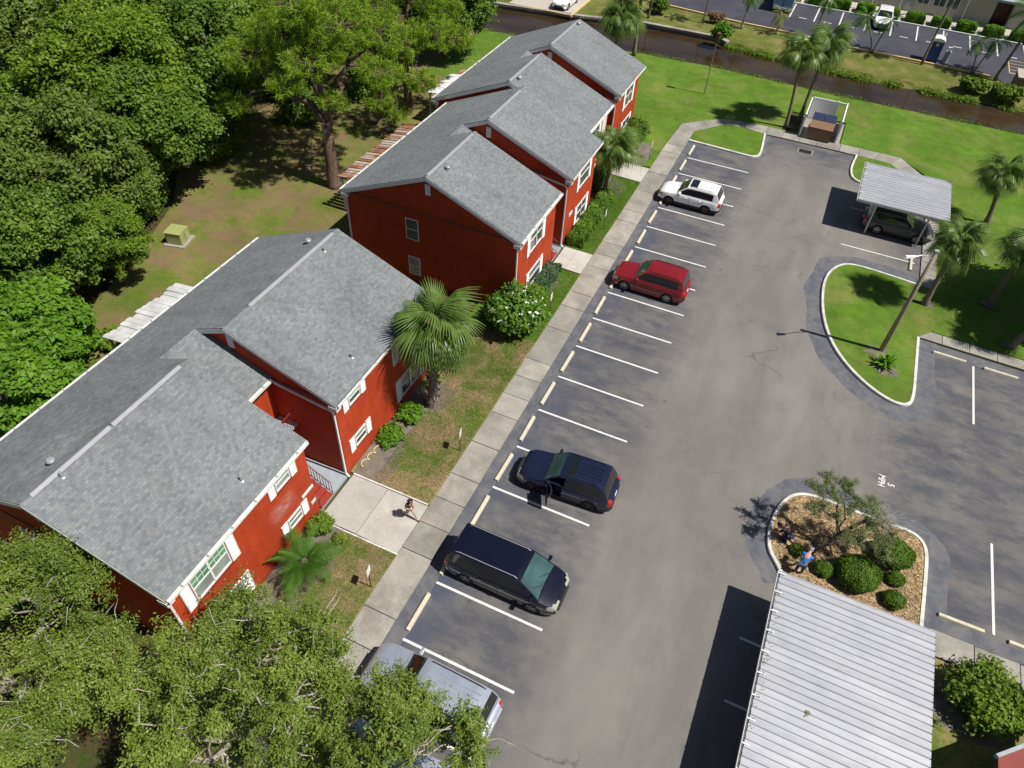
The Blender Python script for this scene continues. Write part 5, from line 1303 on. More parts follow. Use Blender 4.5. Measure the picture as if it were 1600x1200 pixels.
def car(label,cat,loc,rz,L=4.6,W=1.85,H=1.68,belt=1.02,hood=1.0,nose=.80,wb=2.68,xf=None,pt=P_white,rim=M_rim,wr=.35,cowl=.95,wsr=.25,rr=-1.85,tail=-2.15,rails=True,sunroof=None,roofm=None,
        wins=None,door_open=False,glassf=M_cglass2,ribs=0,plate=True,tl_z=(.75,1.05),wtop=.62,name='car',group=None,privacy=M_cglass,wrap=.4,hoodcrown=.05,plast=True,black_band=False):
    """a vehicle lofted from its side profile and plan; nose along local +x"""
    c=thing(name,label,cat,loc,rz,group)
    xr_,xfr=-L/2,L/2; xa=xf if xf is not None else (L/2-.92); xb=xa-wb; wsx=sorted((xa,xb))
    xs=set(np.round(np.arange(-L/2,L/2+.001,.09),3).tolist())
    for xc in (xa,xb):
        for a in np.linspace(-1,1,17): xs.add(round(xc+(wr+.055)*a,3))
    for v in (cowl,wsr,rr,tail): xs.add(v)
    wins=wins or [(cowl-.42,-.02),(-.10,-.98),(-1.06,rr+.05)]
    for a,b_ in wins: xs.add(round(a,3)); xs.add(round(b_,3))
    xs=sorted(xs)
    hk=[(xr_,belt-.12),(xr_+.10,belt-.03),(xr_+.35,belt),(cowl,belt+.02),(cowl+.12,hood),(xfr-.42,hood-.09),(xfr-.16,nose),(xfr-.03,nose-.17),(xfr,nose-.27)]
    bk=[(xr_,.42),(xr_+.12,.30),(xr_+.5,.24),(xfr-.5,.22),(xfr-.1,.26),(xfr,.38)]
    def hw(x):
        w_=W/2
        f=max(0,(x-(xfr-.95))/.95); q=max(0,((xr_+.55)-x)/.55)
        return w_*(1-.26*f**2.6)*(1-.10*q**2.4)
    sec=[]  # side fractions: (y factor, z frac) from sill up
    side=[(.955,0),(.985,.12),(1.0,.28),(1.005,.45),(1.0,.62),(.99,.76),(.975,.88),(.955,.955),(.93,1.0)]
    V=[];rows=[]
    for x in xs:
        w_=hw(x); zt=smooth_keys(hk,x); zb=lerp_keys(bk,x); row=[]
        za=0
        for xc in (xa,xb):
            d=abs(x-xc); ra=wr+.055
            if d<ra: za=max(za,math.sqrt(ra*ra-d*d)+wr)
        for yf,zf in side:
            z=zb+(zt-zb)*zf
            z=max(z,min(za,zt-.06)) if za else z
            row.append((w_*yf,z))
        hc=hoodcrown
        for q in (.80,.5,0): row.append((w_*.93*q,zt+hc*(1-q*q)*.9+.006))
        rows.append(row)
    m=len(rows[0])
    # full ring right(-) to left(+): indices 0..2m-2
    ring=2*m-1
    P=[]
    for x,row in zip(xs,rows):
        for j in range(m): P.append((x,-row[j][0],row[j][1]))
        for j in range(m-2,-1,-1): P.append((x,row[j][0],row[j][1]))
    groups={}
    def put(g,f): groups.setdefault(g,[]).append(f)
    n=len(xs)
    for i in range(n-1):
        xm=(xs[i]+xs[i+1])/2
        for j in range(ring-1):
            f=(i*ring+j,(i+1)*ring+j,(i+1)*ring+j+1,i*ring+j+1)
            jj=j if j<m-1 else ring-2-j    # mirrored band index
            sd_='r' if j<m-1 else 'l'
            zc=sum(P[k][2] for k in f)/4; yc=abs(sum(P[k][1] for k in f)/4)
            g='body'
            if jj<=1 and plast: g='lower_trim'
            if xm>xfr-.40 and yc>hw(xm)*.50 and nose-.22<zc<nose+.02: g='headlight_'+sd_
            if xm<xr_+.22 and tl_z[0]<zc<tl_z[1] and yc>hw(xm)*.68: g='tail_light_'+sd_
            if door_open and sd_=='l' and -.02<xm<cowl-.15 and jj<8 and jj>0: g='door'
            put(g,f)
    fr_=tuple((n-1)*ring+k for k in range(ring)); bk_=tuple(range(ring-1,-1,-1))
    put('body',fr_); put('body',bk_)
    # closed underside
    for i in range(n-1): put('underbody',(i*ring,i*ring+ring-1,(i+1)*ring+ring-1,(i+1)*ring))
    # greenhouse
    gx=[x for x in xs if tail<=x<=cowl]; G0=len(P)
    zk=[(tail,belt),(rr,H-.07),(rr+.45,H-.015),((rr+wsr)/2,H),(wsr-.25,H-.01),(wsr,H-.06),(cowl,belt+.01)]
    def gz_(x):
        if x<=rr: t=(x-tail)/(rr-tail); return belt+(H-.07-belt)*t**.85
        if x>=wsr: t=(cowl-x)/(cowl-wsr); return belt+.01+(H-.06-belt-.01)*(t**.92)
        return lerp_keys(zk,x)
    fr=[0,.10,.30,.55,.84,.93,1.0]
    gm=len(fr)+4; 
    for x in gx:
        zt=gz_(x); h=(zt-belt)/(H-belt); wb_=hw(x)*.925; wt=min(W/2*wtop*1.28,wb_)*.0+ (wb_-(wb_-W/2*wtop*1.25)*max(0,h))
        row=[]
        for q in fr:
            yy=wb_+(wt-wb_)*(q**1.15); row.append((yy,belt+(zt-belt)*q))
        for q in (.94,.80,.45,0): row.append((wt*q,zt+(.045*(1-q*q))*max(0,min(1,h*1.3))))
        R2=[(x,-a,z) for a,z in row]+[(x,a,z) for a,z in row[-2::-1]]
        P+=R2
    gr=2*gm-1
    for i in range(len(gx)-1):
        xm=(gx[i]+gx[i+1])/2
        for j in range(gr-1):
            a=G0+i*gr+j; b_=a+gr; f=(a,b_,b_+1,a+1); jj=j if j<gm-1 else gr-2-j; sd_='r' if j<gm-1 else 'l'
            g='roof'
            if jj<len(fr)-1:
                g='body' if False else 'pillar'
                if 1<=jj<=3:
                    for wi,(p,q) in enumerate(wins):
                        if min(p,q)-1e-6<=xm<=max(p,q)+1e-6: g='side_window_%s%d'%(sd_,wi)
                    if g=='pillar' and wins[-1][1]<xm<wins[0][0]: g='door_pillar_%s%d'%(sd_,sum(1 for q in wins if q[1]>xm))
                if wsr<xm<cowl-.42 and False: pass
            else:
                if xm>wsr: g='windscreen' if jj>=len(fr) else 'pillar'
                elif xm<rr: g='rear_window' if jj>=len(fr) and xm>tail+(rr-tail)*.12 else 'roof'
                elif sunroof and sunroof[0]<xm<sunroof[1] and jj>=len(fr)+1: g='sunroof'
            if door_open and g in('side_window_l0',): g='door'
            put(g,f)
    mats={'body':pt,'roof':roofm or pt,'pillar':pt,'door_pillar':M_cglass,'lower_trim':M_blkp,'underbody':M_dark,'windscreen':glassf,'rear_window':privacy,'sunroof':M_cglass,'door':pt}
    made={}
    for g,fs in groups.items():
        base=g.split('_r')[0] if g.endswith(('_r',)) else g
        nm=g
        for pre in ('headlight','tail_light','side_window','door_pillar'):
            if g.startswith(pre): nm=pre
        mt=mats.get(g) or {'headlight':M_hl,'tail_light':M_tl,'side_window':privacy,'door_pillar':M_cglass}[nm]
        used=sorted({k for f in fs for k in f}); mp={k:i for i,k in enumerate(used)}
        me=bpy.data.meshes.new(nm); me.from_pydata([P[k] for k in used],[],[tuple(mp[k] for k in f) for f in fs]); me.update(); me.materials.append(mt)
        me.polygons.foreach_set('use_smooth',[nm not in('underbody',)]*len(me.polygons)); me.set_sharp_from_angle(angle=math.radians(42))
        o=bpy.data.objects.new(nm,me); COL.objects.link(o); o.parent=c; made[g]=o
    def part(mb,nm,m,par=c,**k): return mb.build(nm,m,par,local=True,**k)
    # wheel wells and axle block
    for xc in (xa,xb): part(MB().box(xc-wr-.03,xc+wr+.03,-W/2+.20,W/2-.20,.16,min(belt-.12,wr*2+.05)),'wheel_housing',M_dark)
    for xc in (xa,xb):
        for s in (1,-1): wheel(c,xc,s*(W/2-.13),wr,.22,s,rim)
    # black grille, bumper intake, plate
    part(MB().box(xfr-.05,xfr+.012,-W*.24,W*.24,nose-.22,nose-.12),'grille',M_blkp)
    part(MB().box(xfr-.08,xfr+.008,-W*.28,W*.28,.36,.46),'bumper_intake',M_blkp)
    if plate: part(MB().box(xr_-.02,xr_+.02,-.16,.16,.62,.76),'number_plate',M_plate)
    part(MB().box(xr_-.05,xr_+.15,-W*.38,W*.38,.42,.56),'rear_bumper',M_blkp if plast else pt)
    # wipers, mirrors, handles
    for s in (1,-1):
        mx=cowl-.33
        mi=MB().box(mx-.02,mx+.13,min(s*(W/2-.10),s*(W/2+.19)),max(s*(W/2-.10),s*(W/2+.19)),belt+.04,belt+.19); o=part(mi,'wing_mirror',pt if not black_band else M_blkp); bevel(o,.03)
        if not (door_open and s>0):
            for hx in (.10,-.92): part(MB().box(hx-.02,hx+.16,min(s*(W/2-.02),s*(W/2+.025)),max(s*(W/2-.02),s*(W/2+.025)),belt-.16,belt-.12),'door_handle',pt)
        for sx in (cowl-.22,-.06,-1.03):      # shut lines
            if door_open and s>0 and sx>-.5: continue
            part(MB().box(sx-.006,sx+.006,min(s*(W/2-.05),s*(W/2+.006)),max(s*(W/2-.05),s*(W/2+.006)),.34,belt-.05),'shut_line',M_dark)
    part(MB().obox((cowl+.02,-.1,belt+.075),(cowl-.35,-.62,belt+.30),.02,.02).obox((cowl+.02,.5,belt+.065),(cowl-.30,-.02,belt+.30),.02,.02),'wiper',M_blkp)
    if rails:
        for s in (1,-1):
            yy=s*W/2*wtop*1.13; b=MB(); b.tube([(wsr-.18,yy,H-.03),(wsr-.3,yy,H+.045),(rr+.35,yy,H+.045),(rr+.2,yy,H-.03)],.018,6); part(b,'roof_rail',M_metal if rails=='metal' else M_blkp)
    for k in range(ribs):
        yy=(k-(ribs-1)/2)*W*.105; part(MB().box(rr+.25,wsr-.75,yy-.022,yy+.022,H+.026,H+.05),'roof_rib',roofm or pt)
    if door_open:
        d=made['door']; hx=cowl-.15; hy=W/2*.99
        me=d.data
        for v in me.vertices: v.co.x-=hx; v.co.y-=hy
        # thickness and inner lining
        md=d.modifiers.new('solid','SOLIDIFY'); md.thickness=.06; md.offset=-1
        d.location=(hx,hy,0); d.rotation_euler=(0,0,-math.radians(68)); me.materials.clear(); me.materials.append(pt)
        part(MB().box(-.85,-.12,-.055,-.045,.42,.92),'door_lining',M_blkp,d)
        part(MB().box(-.82,-.20,-.035,-.028,1.03,1.42),'door_glass',M_cglass,d)
        # cabin seen through the opening
        part(MB().box(-.55,hx+.05,-W/2+.25,W/2-.16,.30,.34),'cabin_floor',M_blkp)
        st=part(MB().box(-.12,.40,.18,.66,.34,.62),'seat',M_seat); bevel(st,.05)
        s2=part(MB().add([(-.1,.18,.55),(.02,.18,.55),(-.22,.18,1.22),(-.34,.18,1.22),(-.1,.66,.55),(.02,.66,.55),(-.22,.66,1.22),(-.34,.66,1.22)],[(0,1,2,3),(7,6,5,4),(0,4,5,1),(1,5,6,2),(2,6,7,3),(3,7,4,0)]),'seat_back',M_seat); bevel(s2,.04)
    return c
PI=math.pi
car('white compact SUV with dark sunroof parked at the sidewalk kerb','car',(1.86,-6.62,0),PI,L=4.55,W=1.84,H=1.66,pt=P_white,rim=M_rimd,sunroof=(-.35,.12),rails='metal',wb=2.66,glassf=M_cglass,
    wins=[(.66,-.06),(-.12,-1.02),(-1.08,-1.66)])
car('dark red SUV parked nose in at the sidewalk, faded pink patch on its roof','car',(2.18,-17.62,0),PI,L=4.66,W=1.88,H=1.74,belt=1.06,hood=1.04,nose=.86,pt=P_red,wb=2.72,rails=True,tail=-2.2,rr=-2.02,glassf=M_cglass2,plast=False,
    wins=[(.66,-.06),(-.12,-.98),(-1.12,-1.84)],sunroof=None)
car('dark blue-grey SUV with its driver door standing open','car',(3.1,-34.05,0),PI+.06,L=4.66,W=1.88,H=1.68,pt=P_navy,wb=2.74,sunroof=(-.42,.05),ribs=4,door_open=True,rim=M_rimd,rails=True,
    wins=[(.66,-.06),(-.12,-1.02),(-1.08,-1.70)])
car('black minivan parked nose out beside the entry path','minivan',(2.62,-39.65,0),0,L=5.1,W=1.98,H=1.76,belt=1.05,hood=1.02,nose=.86,wb=3.02,xf=1.50,pt=P_black,cowl=1.72,wsr=.86,rr=-2.28,tail=-2.5,rails='metal',ribs=0,rim=M_rim,plast=False,name='minivan',
    wins=[(1.12,.32),(.24,-.82),(-.92,-2.1)],glassf=M_cglass2)
car('pale silver-blue SUV with white-streaked roof half under the oak','car',(2.1,-45.45,0),PI-.02,L=5.2,W=2.0,H=1.80,belt=1.10,hood=1.08,nose=.9,wb=2.95,pt=P_silver,cowl=1.15,wsr=.42,rr=-2.2,tail=-2.48,rails=True,ribs=5,sunroof=None,plast=False,
    wins=[(.80,.02),(-.06,-.98),(-1.08,-2.0)],glassf=M_cglass)
car('grey car almost hidden beneath the oak crown at the bottom edge','car',(2.2,-48.2,0),PI,L=4.7,W=1.86,H=1.5,pt=P_silver,rails=False,glassf=M_cglass,plast=False)
car('charcoal SUV parked in shade under the small carport','car',(15.85,-3.28,0),0.0,L=4.6,W=1.86,H=1.66,pt=P_char,wb=2.6,rails=True,glassf=M_cglass2,rim=M_rim,
    wins=[(.66,-.06),(-.12,-1.02),(-1.08,-1.66)])
car('white hatchback in the far parking lot behind two slim palms','car',(11.55,40.6,.02),-PI/2,L=4.4,W=1.8,H=1.58,pt=P_white,rails=False,glassf=M_cglass)
car('white sedan on the concrete deck at the top edge across the canal','car',(-21.3,27.3,.06),-PI/2,L=4.5,W=1.8,H=1.45,belt=.95,hood=.92,nose=.72,pt=P_white,rails=False,tail=-1.9,rr=-1.25,glassf=M_cglass,plast=False,wins=[(.66,-.06),(-.12,-.98)])
# powder blue van at the top edge, tall box body
van=thing('van','powder blue box van cut by the top edge in the far lot','van',(.8,41.6,.02),0)
bevel(MB().box(-1.05,1.05,-3.4,1.2,.45,2.5).build('cargo_body',P_bluev,van,local=True),.06)
MB().box(-1.0,1.0,1.2,3.0,.45,1.9).build('cab',P_bluev,van,local=True); MB().box(-1.0,1.0,1.21,3.1,1.3,1.85).build('windscreen',M_cglass,van,local=True)
MB().box(-1.0,1.0,-3.5,-3.4,.35,.6).build('bumper',M_white,van,local=True); MB().box(-.03,.03,-3.43,-3.4,.6,2.4).build('door_seam',M_blkp,van,local=True)
for a in (-1.07,1.01): MB().box(a,a+.06,-3.42,-3.36,.6,2.45).build('corner_trim',M_white,van,local=True)
for x in (-1,1):
    for y in (-2.2,2.0): wheel(van,x*.92,y,.38,.25,x,M_rim).rotation_euler=(0,0,-PI/2*x if x>0 else PI/2)

# ================================================================ CARPORTS
def carport(label,x0,x1,y0,y1,z,n,posts,left_gutter=True,open_end=False,tilt=.0):
    t=thing('carport',label,'carport',((x0+x1)/2,(y0+y1)/2,0))
    w_=(y1-y0)/n
    prof=[(0,0),(.10,.0),(.2,.05),(.42,.05),(.52,0),(1.0,0)]
    def pan(x0,x1):
        b=MB(); k=len(prof); vs=[]
        for xx in (x0,x1):
            vs+=[(xx,p*w_,q) for p,q in prof]+[(xx,p*w_,q-.012) for p,q in prof]
        m=2*k
        fs=[(i,m+i,m+i+1,i+1) for i in range(k-1)]+[(k+i+1,m+k+i+1,m+k+i,k+i) for i in range(k-1)]
        fs+=[(i+1,k+i+1,k+i,i) for i in range(k-1)]+[(m+i,m+k+i,m+k+i+1,m+i+1) for i in range(k-1)]
        return b.add(vs,fs)
    me=None; hx=(x1-x0)/2
    for i in range(n):
        if me is None: o=pan(-hx,hx).build('roof_panel',M_alu,t,local=True); me=o.data
        else: o=bpy.data.objects.new('roof_panel',me); COL.objects.link(o); o.parent=t
        o.location=(0,y0+i*w_-(y0+y1)/2,z+.03)
    B=lambda b,nm,m: b.build(nm,m,t)
    g=MB().box(x0-.10,x0-.085,y0,y1,z-.10,z+.05).box(x0-.10,x0,y0,y1,z-.11,z-.095).box(x0-.10,x0+.02,y0-.015,y0,z-.1,z+.05).box(x0-.10,x0+.02,y1,y1+.015,z-.1,z+.05)
    gt=B(g,'gutter',M_white)
    k=int((y1-y0)/.85)
    for i in range(k+1): MB().box(x0-.10,x0+.20,y0+.1+(y1-y0-.2)*i/k-.022,y0+.1+(y1-y0-.2)*i/k+.022,z+.085,z+.10).build('gutter_strap',M_white,gt)
    B(MB().box(x1-.02,x1+.03,y0,y1,z-.13,z+.0),'fascia',M_metal)
    om=None
    for i in range(n):
        for xx in (-hx-.004,hx+.004):
            if om is None: q=MB().box(-.004,.004,-.11*w_*2,.11*w_*2,-.012,.032).build('rib_end_shade',M_dark,t,local=True); om=q.data  # near-black plates paint the shade inside the hollow rib ends
            else: q=bpy.data.objects.new('rib_end_shade',om); COL.objects.link(q); q.parent=t
            q.location=(xx,y0+(i+.31)*w_-(y0+y1)/2,z+.045)
    B(MB().box(x0,x1,y0-.03,y0+.0,z-.12,z+.06),'fascia',M_metal); B(MB().box(x0,x1,y1,y1+.03,z-.12,z+.06),'fascia',M_metal)
    for px in sorted({p[0] for p in posts}): B(MB().box(px-.06,px+.06,y0+.02,y1-.02,z-.20,z-.02),'beam',M_metal)
    for px,py in posts: B(MB().box(px-.05,px+.05,py-.05,py+.05,0,z-.20),'post',M_metal)
    return t
carport('small white ribbed carport roof over the charcoal SUV',12.66,18.5,-4.55,1.15,2.38,16,[(13.92,-4.4),(17.3,-4.4),(13.92,1.0),(17.3,1.0)])
cpn=carport('large white ribbed carport roof at the bottom right beside the mulch island',12.78,18.6,-52.6,-35.72,2.22,58,[(14.1,-36.1),(17.4,-36.1),(14.1,-41.6),(17.4,-41.6),(14.1,-47.1),(17.4,-47.1),(14.1,-52.3),(17.4,-52.3)])
# dry leaves lying on the big carport roof and gutter
b=MB()
for (x,y,s) in [(14.6,-40.9,.10)]+[(12.86+rnd.random()*.1,-36.3-rnd.random()*6,.05) for _ in range(26)]:
    for _ in range(4 if s>.06 else 2):
        xx=x+rnd.gauss(0,.07); yy=y+rnd.gauss(0,.05); a=rnd.random()*3; b.add([(xx-s*math.cos(a),yy-s*math.sin(a),2.34),(xx,yy-s*.4,2.355),(xx+s*math.cos(a),yy+s*math.sin(a),2.34),(xx,yy+s*.4,2.35)],[(0,1,2,3)])
lv=b.build('fallen_leaves',plain('dry brown leaves',(.24,.18,.10),.9),None); tag(lv,'dry brown leaves on the large carport roof and gutter','leaves',None,'stuff')

# ================================================================ STREET FURNITURE
lp=thing('lamp_pole','leaning-looking tall wooden lamp pole on the grass island','street lamp',(16.0,-17.0,.1))
MB().tube([(0,0,-.1),(0,.0,3.5),(.0,0,6.95)],[.135,.12,.10],12).build('pole',M_wood,lp,local=True,smooth=True)
MB().box(-.11,.11,-.11,.11,6.93,7.0).build('pole_cap',M_metal,lp,local=True)
MB().tube([(0,-.02,6.45),(-.35,-.25,6.75),(-.75,-.5,6.85),(-1.1,-.72,6.82)],.028,7).build('lamp_arm',M_metal,lp,local=True)
lh=MB().add([(-1.0,-.62,6.80),(-1.08,-.83,6.80),(-1.62,-.78,6.78),(-1.56,-1.02,6.78),(-1.02,-.66,6.90),(-1.1,-.80,6.90),(-1.55,-.82,6.87),(-1.5,-.98,6.87)],[(0,1,3,2),(4,6,7,5),(0,2,6,4),(1,5,7,3),(0,4,5,1),(2,3,7,6)]).build('lamp_head',M_white,lp,local=True)
lp.rotation_euler=(0,0,.12)
sp2=thing('light_pole','thin grey-green pole with a small dark lamp box on the north lawn','street lamp',(-1.69,12.27,.06))
MB().tube([(0,0,-.1),(0,0,4.6)],[.05,.04],8).build('pole',M_seaw,sp2,local=True)
MB().box(-.16,.16,-.14,.14,4.6,5.25).lathe([(.12,5.25),(.2,5.3),(.05,5.4)],8).build('lamp_head',M_post,sp2,local=True)
def sign(label,x,y,rz,h=1.5,m=None):
    t=thing('sign',label,'sign',(x,y,.06),rz,'small white signs on the front lawns')
    MB().box(-.018,.018,-.018,.018,-.06,h-.02).build('post',M_post,t,local=True)
    p=MB().box(.02,.032,-.19,.19,h-.40,h+.05).build('panel',M_white,t,local=True)
    return t
sign('small white sign on the dry lawn between the booted palm and the walking woman',-2.36,-34.42,.25)
sign('small white sign on the lawn nearest the black minivan',-2.32,-42.5,.25)
sign('small white sign beside the oleander and juniper hedge',-2.42,-22.85,.1)
sign('small white sign beside the long clipped hedge',-2.55,-12.9,.1)
sign('small white sign on the lawn past the third entry path, farthest from the camera',-2.65,-1.75,.1,1.35)
# dumpster enclosure
de=thing('dumpster_enclosure','white vinyl enclosure around the brown dumpster','fence',(8.9,10,.0))
def vpanel(x0,y0,x1,y1,h=1.85):
    L=math.dist((x0,y0),(x1,y1)); n=max(2,int(L/.32)); 
    for k in range(n):
        a=(x0+(x1-x0)*k/n,y0+(y1-y0)*k/n); c_=(x0+(x1-x0)*(k+.96)/n,y0+(y1-y0)*(k+.96)/n)
        MB().obox((a[0],a[1],h/2+.05),(c_[0],c_[1],h/2+.05),.035,h-.16).build('board',M_pvc,de)
    MB().obox((x0,y0,h),(x1,y1,h),.10,.09).build('rail',M_white,de); MB().obox((x0,y0,.12),(x1,y1,.12),.06,.10).build('rail',M_white,de)
    for q in ((x0,y0),(x1,y1)): MB().box(q[0]-.065,q[0]+.065,q[1]-.065,q[1]+.065,0,h+.1).build('post',M_white,de)
vpanel(7.45,8.3,7.45,12.2); vpanel(7.45,12.2,9.6,12.2); vpanel(9.6,12.2,10.35,12.2,1.86) if False else None
MB().obox((9.6,12.2,1.85),(10.35,12.2,1.85),.10,.09).build('rail',M_white,de)
vpanel(10.35,8.4,10.35,12.2)
structure('dumpster_pad',MB().box(7.2,10.7,7.9,12.4,-.05,.075),M_walk)
du=thing('dumpster','brown steel dumpster with two navy lids','dumpster',(8.95,8.9,.075))
b=MB().yprism([(-.95,.1),(.95,.1),(.95,1.05),(-.95,1.05)],-.9,1.0)
b.build('bin',M_brownst,du,local=True)
MB().add([(-.95,-.9,1.05),(.95,-.9,1.05),(.95,0,1.32),(-.95,0,1.32),(-.95,-.9,1.0),(.95,-.9,1.0),(.95,0,1.0),(-.95,0,1.0)],[(0,1,2,3),(0,4,5,1),(1,5,6,2),(2,6,7,3),(3,7,4,0)]).build('sloped_front',M_brownst,du,local=True)
for s in (-1,1):
    x0=-.94 if s<0 else .02; MB().add([(x0,.01,1.34),(x0+.92,.01,1.34),(x0+.92,1.35,1.42),(x0,1.35,1.42),(x0,.01,1.30),(x0+.92,.01,1.30),(x0+.92,1.35,1.38),(x0,1.35,1.38)],[(0,1,2,3),(7,6,5,4),(0,4,5,1),(1,5,6,2),(2,6,7,3),(3,7,4,0)]).build('lid',M_lid,du,local=True)
for s in (-1,1): MB().box(min(s*.95,s*1.06),max(s*.95,s*1.06),-.5,.3,.6,.78).build('lifting_sleeve',M_brownst,du,local=True)
MB().box(-.95,.95,.0,1.34,.1,1.29).build('rear_bin',M_brownst,du,local=True)
# khaki transformer
tf=thing('transformer','khaki green metal transformer cabinet on a concrete pad on the back lawn','utility box',(-26.5,-27.2,0),.25); tf.scale=(.84,.84,.84)
MB().box(-.85,.85,-.85,.85,0,.14).build('pad',M_walk,tf,local=True)
bevel(MB().yprism([(-.62,.14),(.62,.14),(.62,.95),(.4,1.08),(-.62,1.08)],-.6,.6).build('cabinet',M_transf,tf,local=True),.03)
MB().box(-.68,.66,-.64,.64,1.06,1.12).build('lid',M_transf,tf,local=True); MB().box(.62,.635,-.02,.02,.2,.95).build('door_seam',M_post,tf,local=True)
# portable toilet
pt_=thing('portable_toilet','blue portable toilet with a white domed roof in the far lot','toilet',(17.0,32.35,.02))
MB().box(-.56,.56,-.56,.56,.05,2.02).build('cabin',M_portb,pt_,local=True)
MB().box(-.42,.42,-.585,-.56,.15,1.9).build('door',M_portb,pt_,local=True); MB().lathe([(.16,0),(.16,.01)],14).build('oval_vent',M_metal,pt_,local=True).location=(0,-.59,1.72)
pt_.children[-1].rotation_euler=(PI/2,0,0)
b=MB(); 
prof=[(-.62,2.0),(.62,2.0),(.60,2.1),(.42,2.26),(0,2.34),(-.42,2.26),(-.60,2.1)]; b.yprism(prof,-.62,.62).build('roof',M_white,pt_,local=True); MB().tube([(.45,.5,.1),(.45,.5,2.6)],.05,6).build('vent_pipe',M_pvc,pt_,local=True)
hs=thing('hand_wash_station','grey hand wash station beside the portable toilet','wash station',(18.35,32.7,.02))
MB().lathe([(.28,0),(.26,.9),(.30,1.0),(.30,1.06),(.1,1.08)],12).build('basin_stand',M_metal,hs,local=True,smooth=True,angle=40); MB().box(-.2,.2,.05,.25,1.06,1.4).build('dispenser',M_pvc,hs,local=True)
MB().box(-.12,.12,-.3,-.1,1.06,1.12).build('tap_block',M_dark,hs,local=True)
# hose coils at the wall
b=MB(); r_=random.Random(3); pth=[]
for k in range(26): a=k*.75; pth.append((-6.15+.13*math.sin(a)+.006*k,-37.5+.058*k+.22*math.cos(a)*.5,.1+.02*abs(math.sin(a*2))))
b.tube(pth,.022,6); hz=b.build('garden_hose',M_ywl,None,smooth=True); tag(hz,'pale yellow hose coiled at the foot of the nearest building wall','hose')
# litter
for (x,y,z,s,lb) in [(-9.0,20.6,-1.24,.28,'white scrap floating in the canal near the seawall'),(9.9,23.4,-1.2,.25,'white bird or scrap at the far canal edge'),(14.5,20.4,-1.24,.3,'long pale scrap floating in the middle of the canal'),(-22.9,-7.6,.06,.3,'white scrap on the back lawn under the pines')]:
    b=MB(); n0=7; b.add([(s*math.cos(k*2*PI/n0)*(.6+.5*rnd.random()),s*.6*math.sin(k*2*PI/n0)*(.6+.5*rnd.random()),.02) for k in range(n0)]+[(0,0,.09)],[(k,(k+1)%n0,n0) for k in range(n0)]); o=b.build('litter',M_white,None); o.location=(x,y,z); tag(o,lb,'litter')
sc=thing('wall_lantern','red lantern','lantern',(0,0,0)) if False else None

# ================================================================ PEOPLE
def skin_mesh(name,joints,edges,mat,parent,root=0,sub=2):
    me=bpy.data.meshes.new(name); me.from_pydata([j[0] for j in joints],edges,[]); me.update(); me.materials.append(mat)
    o=bpy.data.objects.new(name,me); COL.objects.link(o); o.parent=parent
    md=o.modifiers.new('skin','SKIN'); md.use_smooth_shade=True
    sv=me.skin_vertices[0].data if len(me.skin_vertices) else None
    if sv is None: return o
    for i,j in enumerate(joints): r=j[1]; sv[i].radius=(r if hasattr(r,'__len__') else (r,r)); sv[i].use_root=(i==root)
    sb=o.modifiers.new('sub','SUBSURF'); sb.levels=sub; sb.render_levels=sub
    return o
M_skin=plain('skin',(.50,.29,.20),.55,var=.05); M_hair=plain('dark brown hair',(.030,.018,.012),.6); M_shirtk=plain('black shirt',(.012,.012,.014),.8); M_khaki=plain('pale khaki trousers',(.42,.35,.29),.85,var=.06)
M_shoe=plain('dark shoes',(.03,.03,.035),.6); M_navy=plain('navy shirt',(.014,.018,.055),.8); M_bluesh=plain('bright blue shirt',(.020,.150,.50),.8); M_jean=plain('blue jeans',(.03,.07,.16),.85); M_cap=plain('greyish cap',(.24,.22,.24),.8); M_maroon=plain('dark red trousers band',(.20,.02,.03),.8)
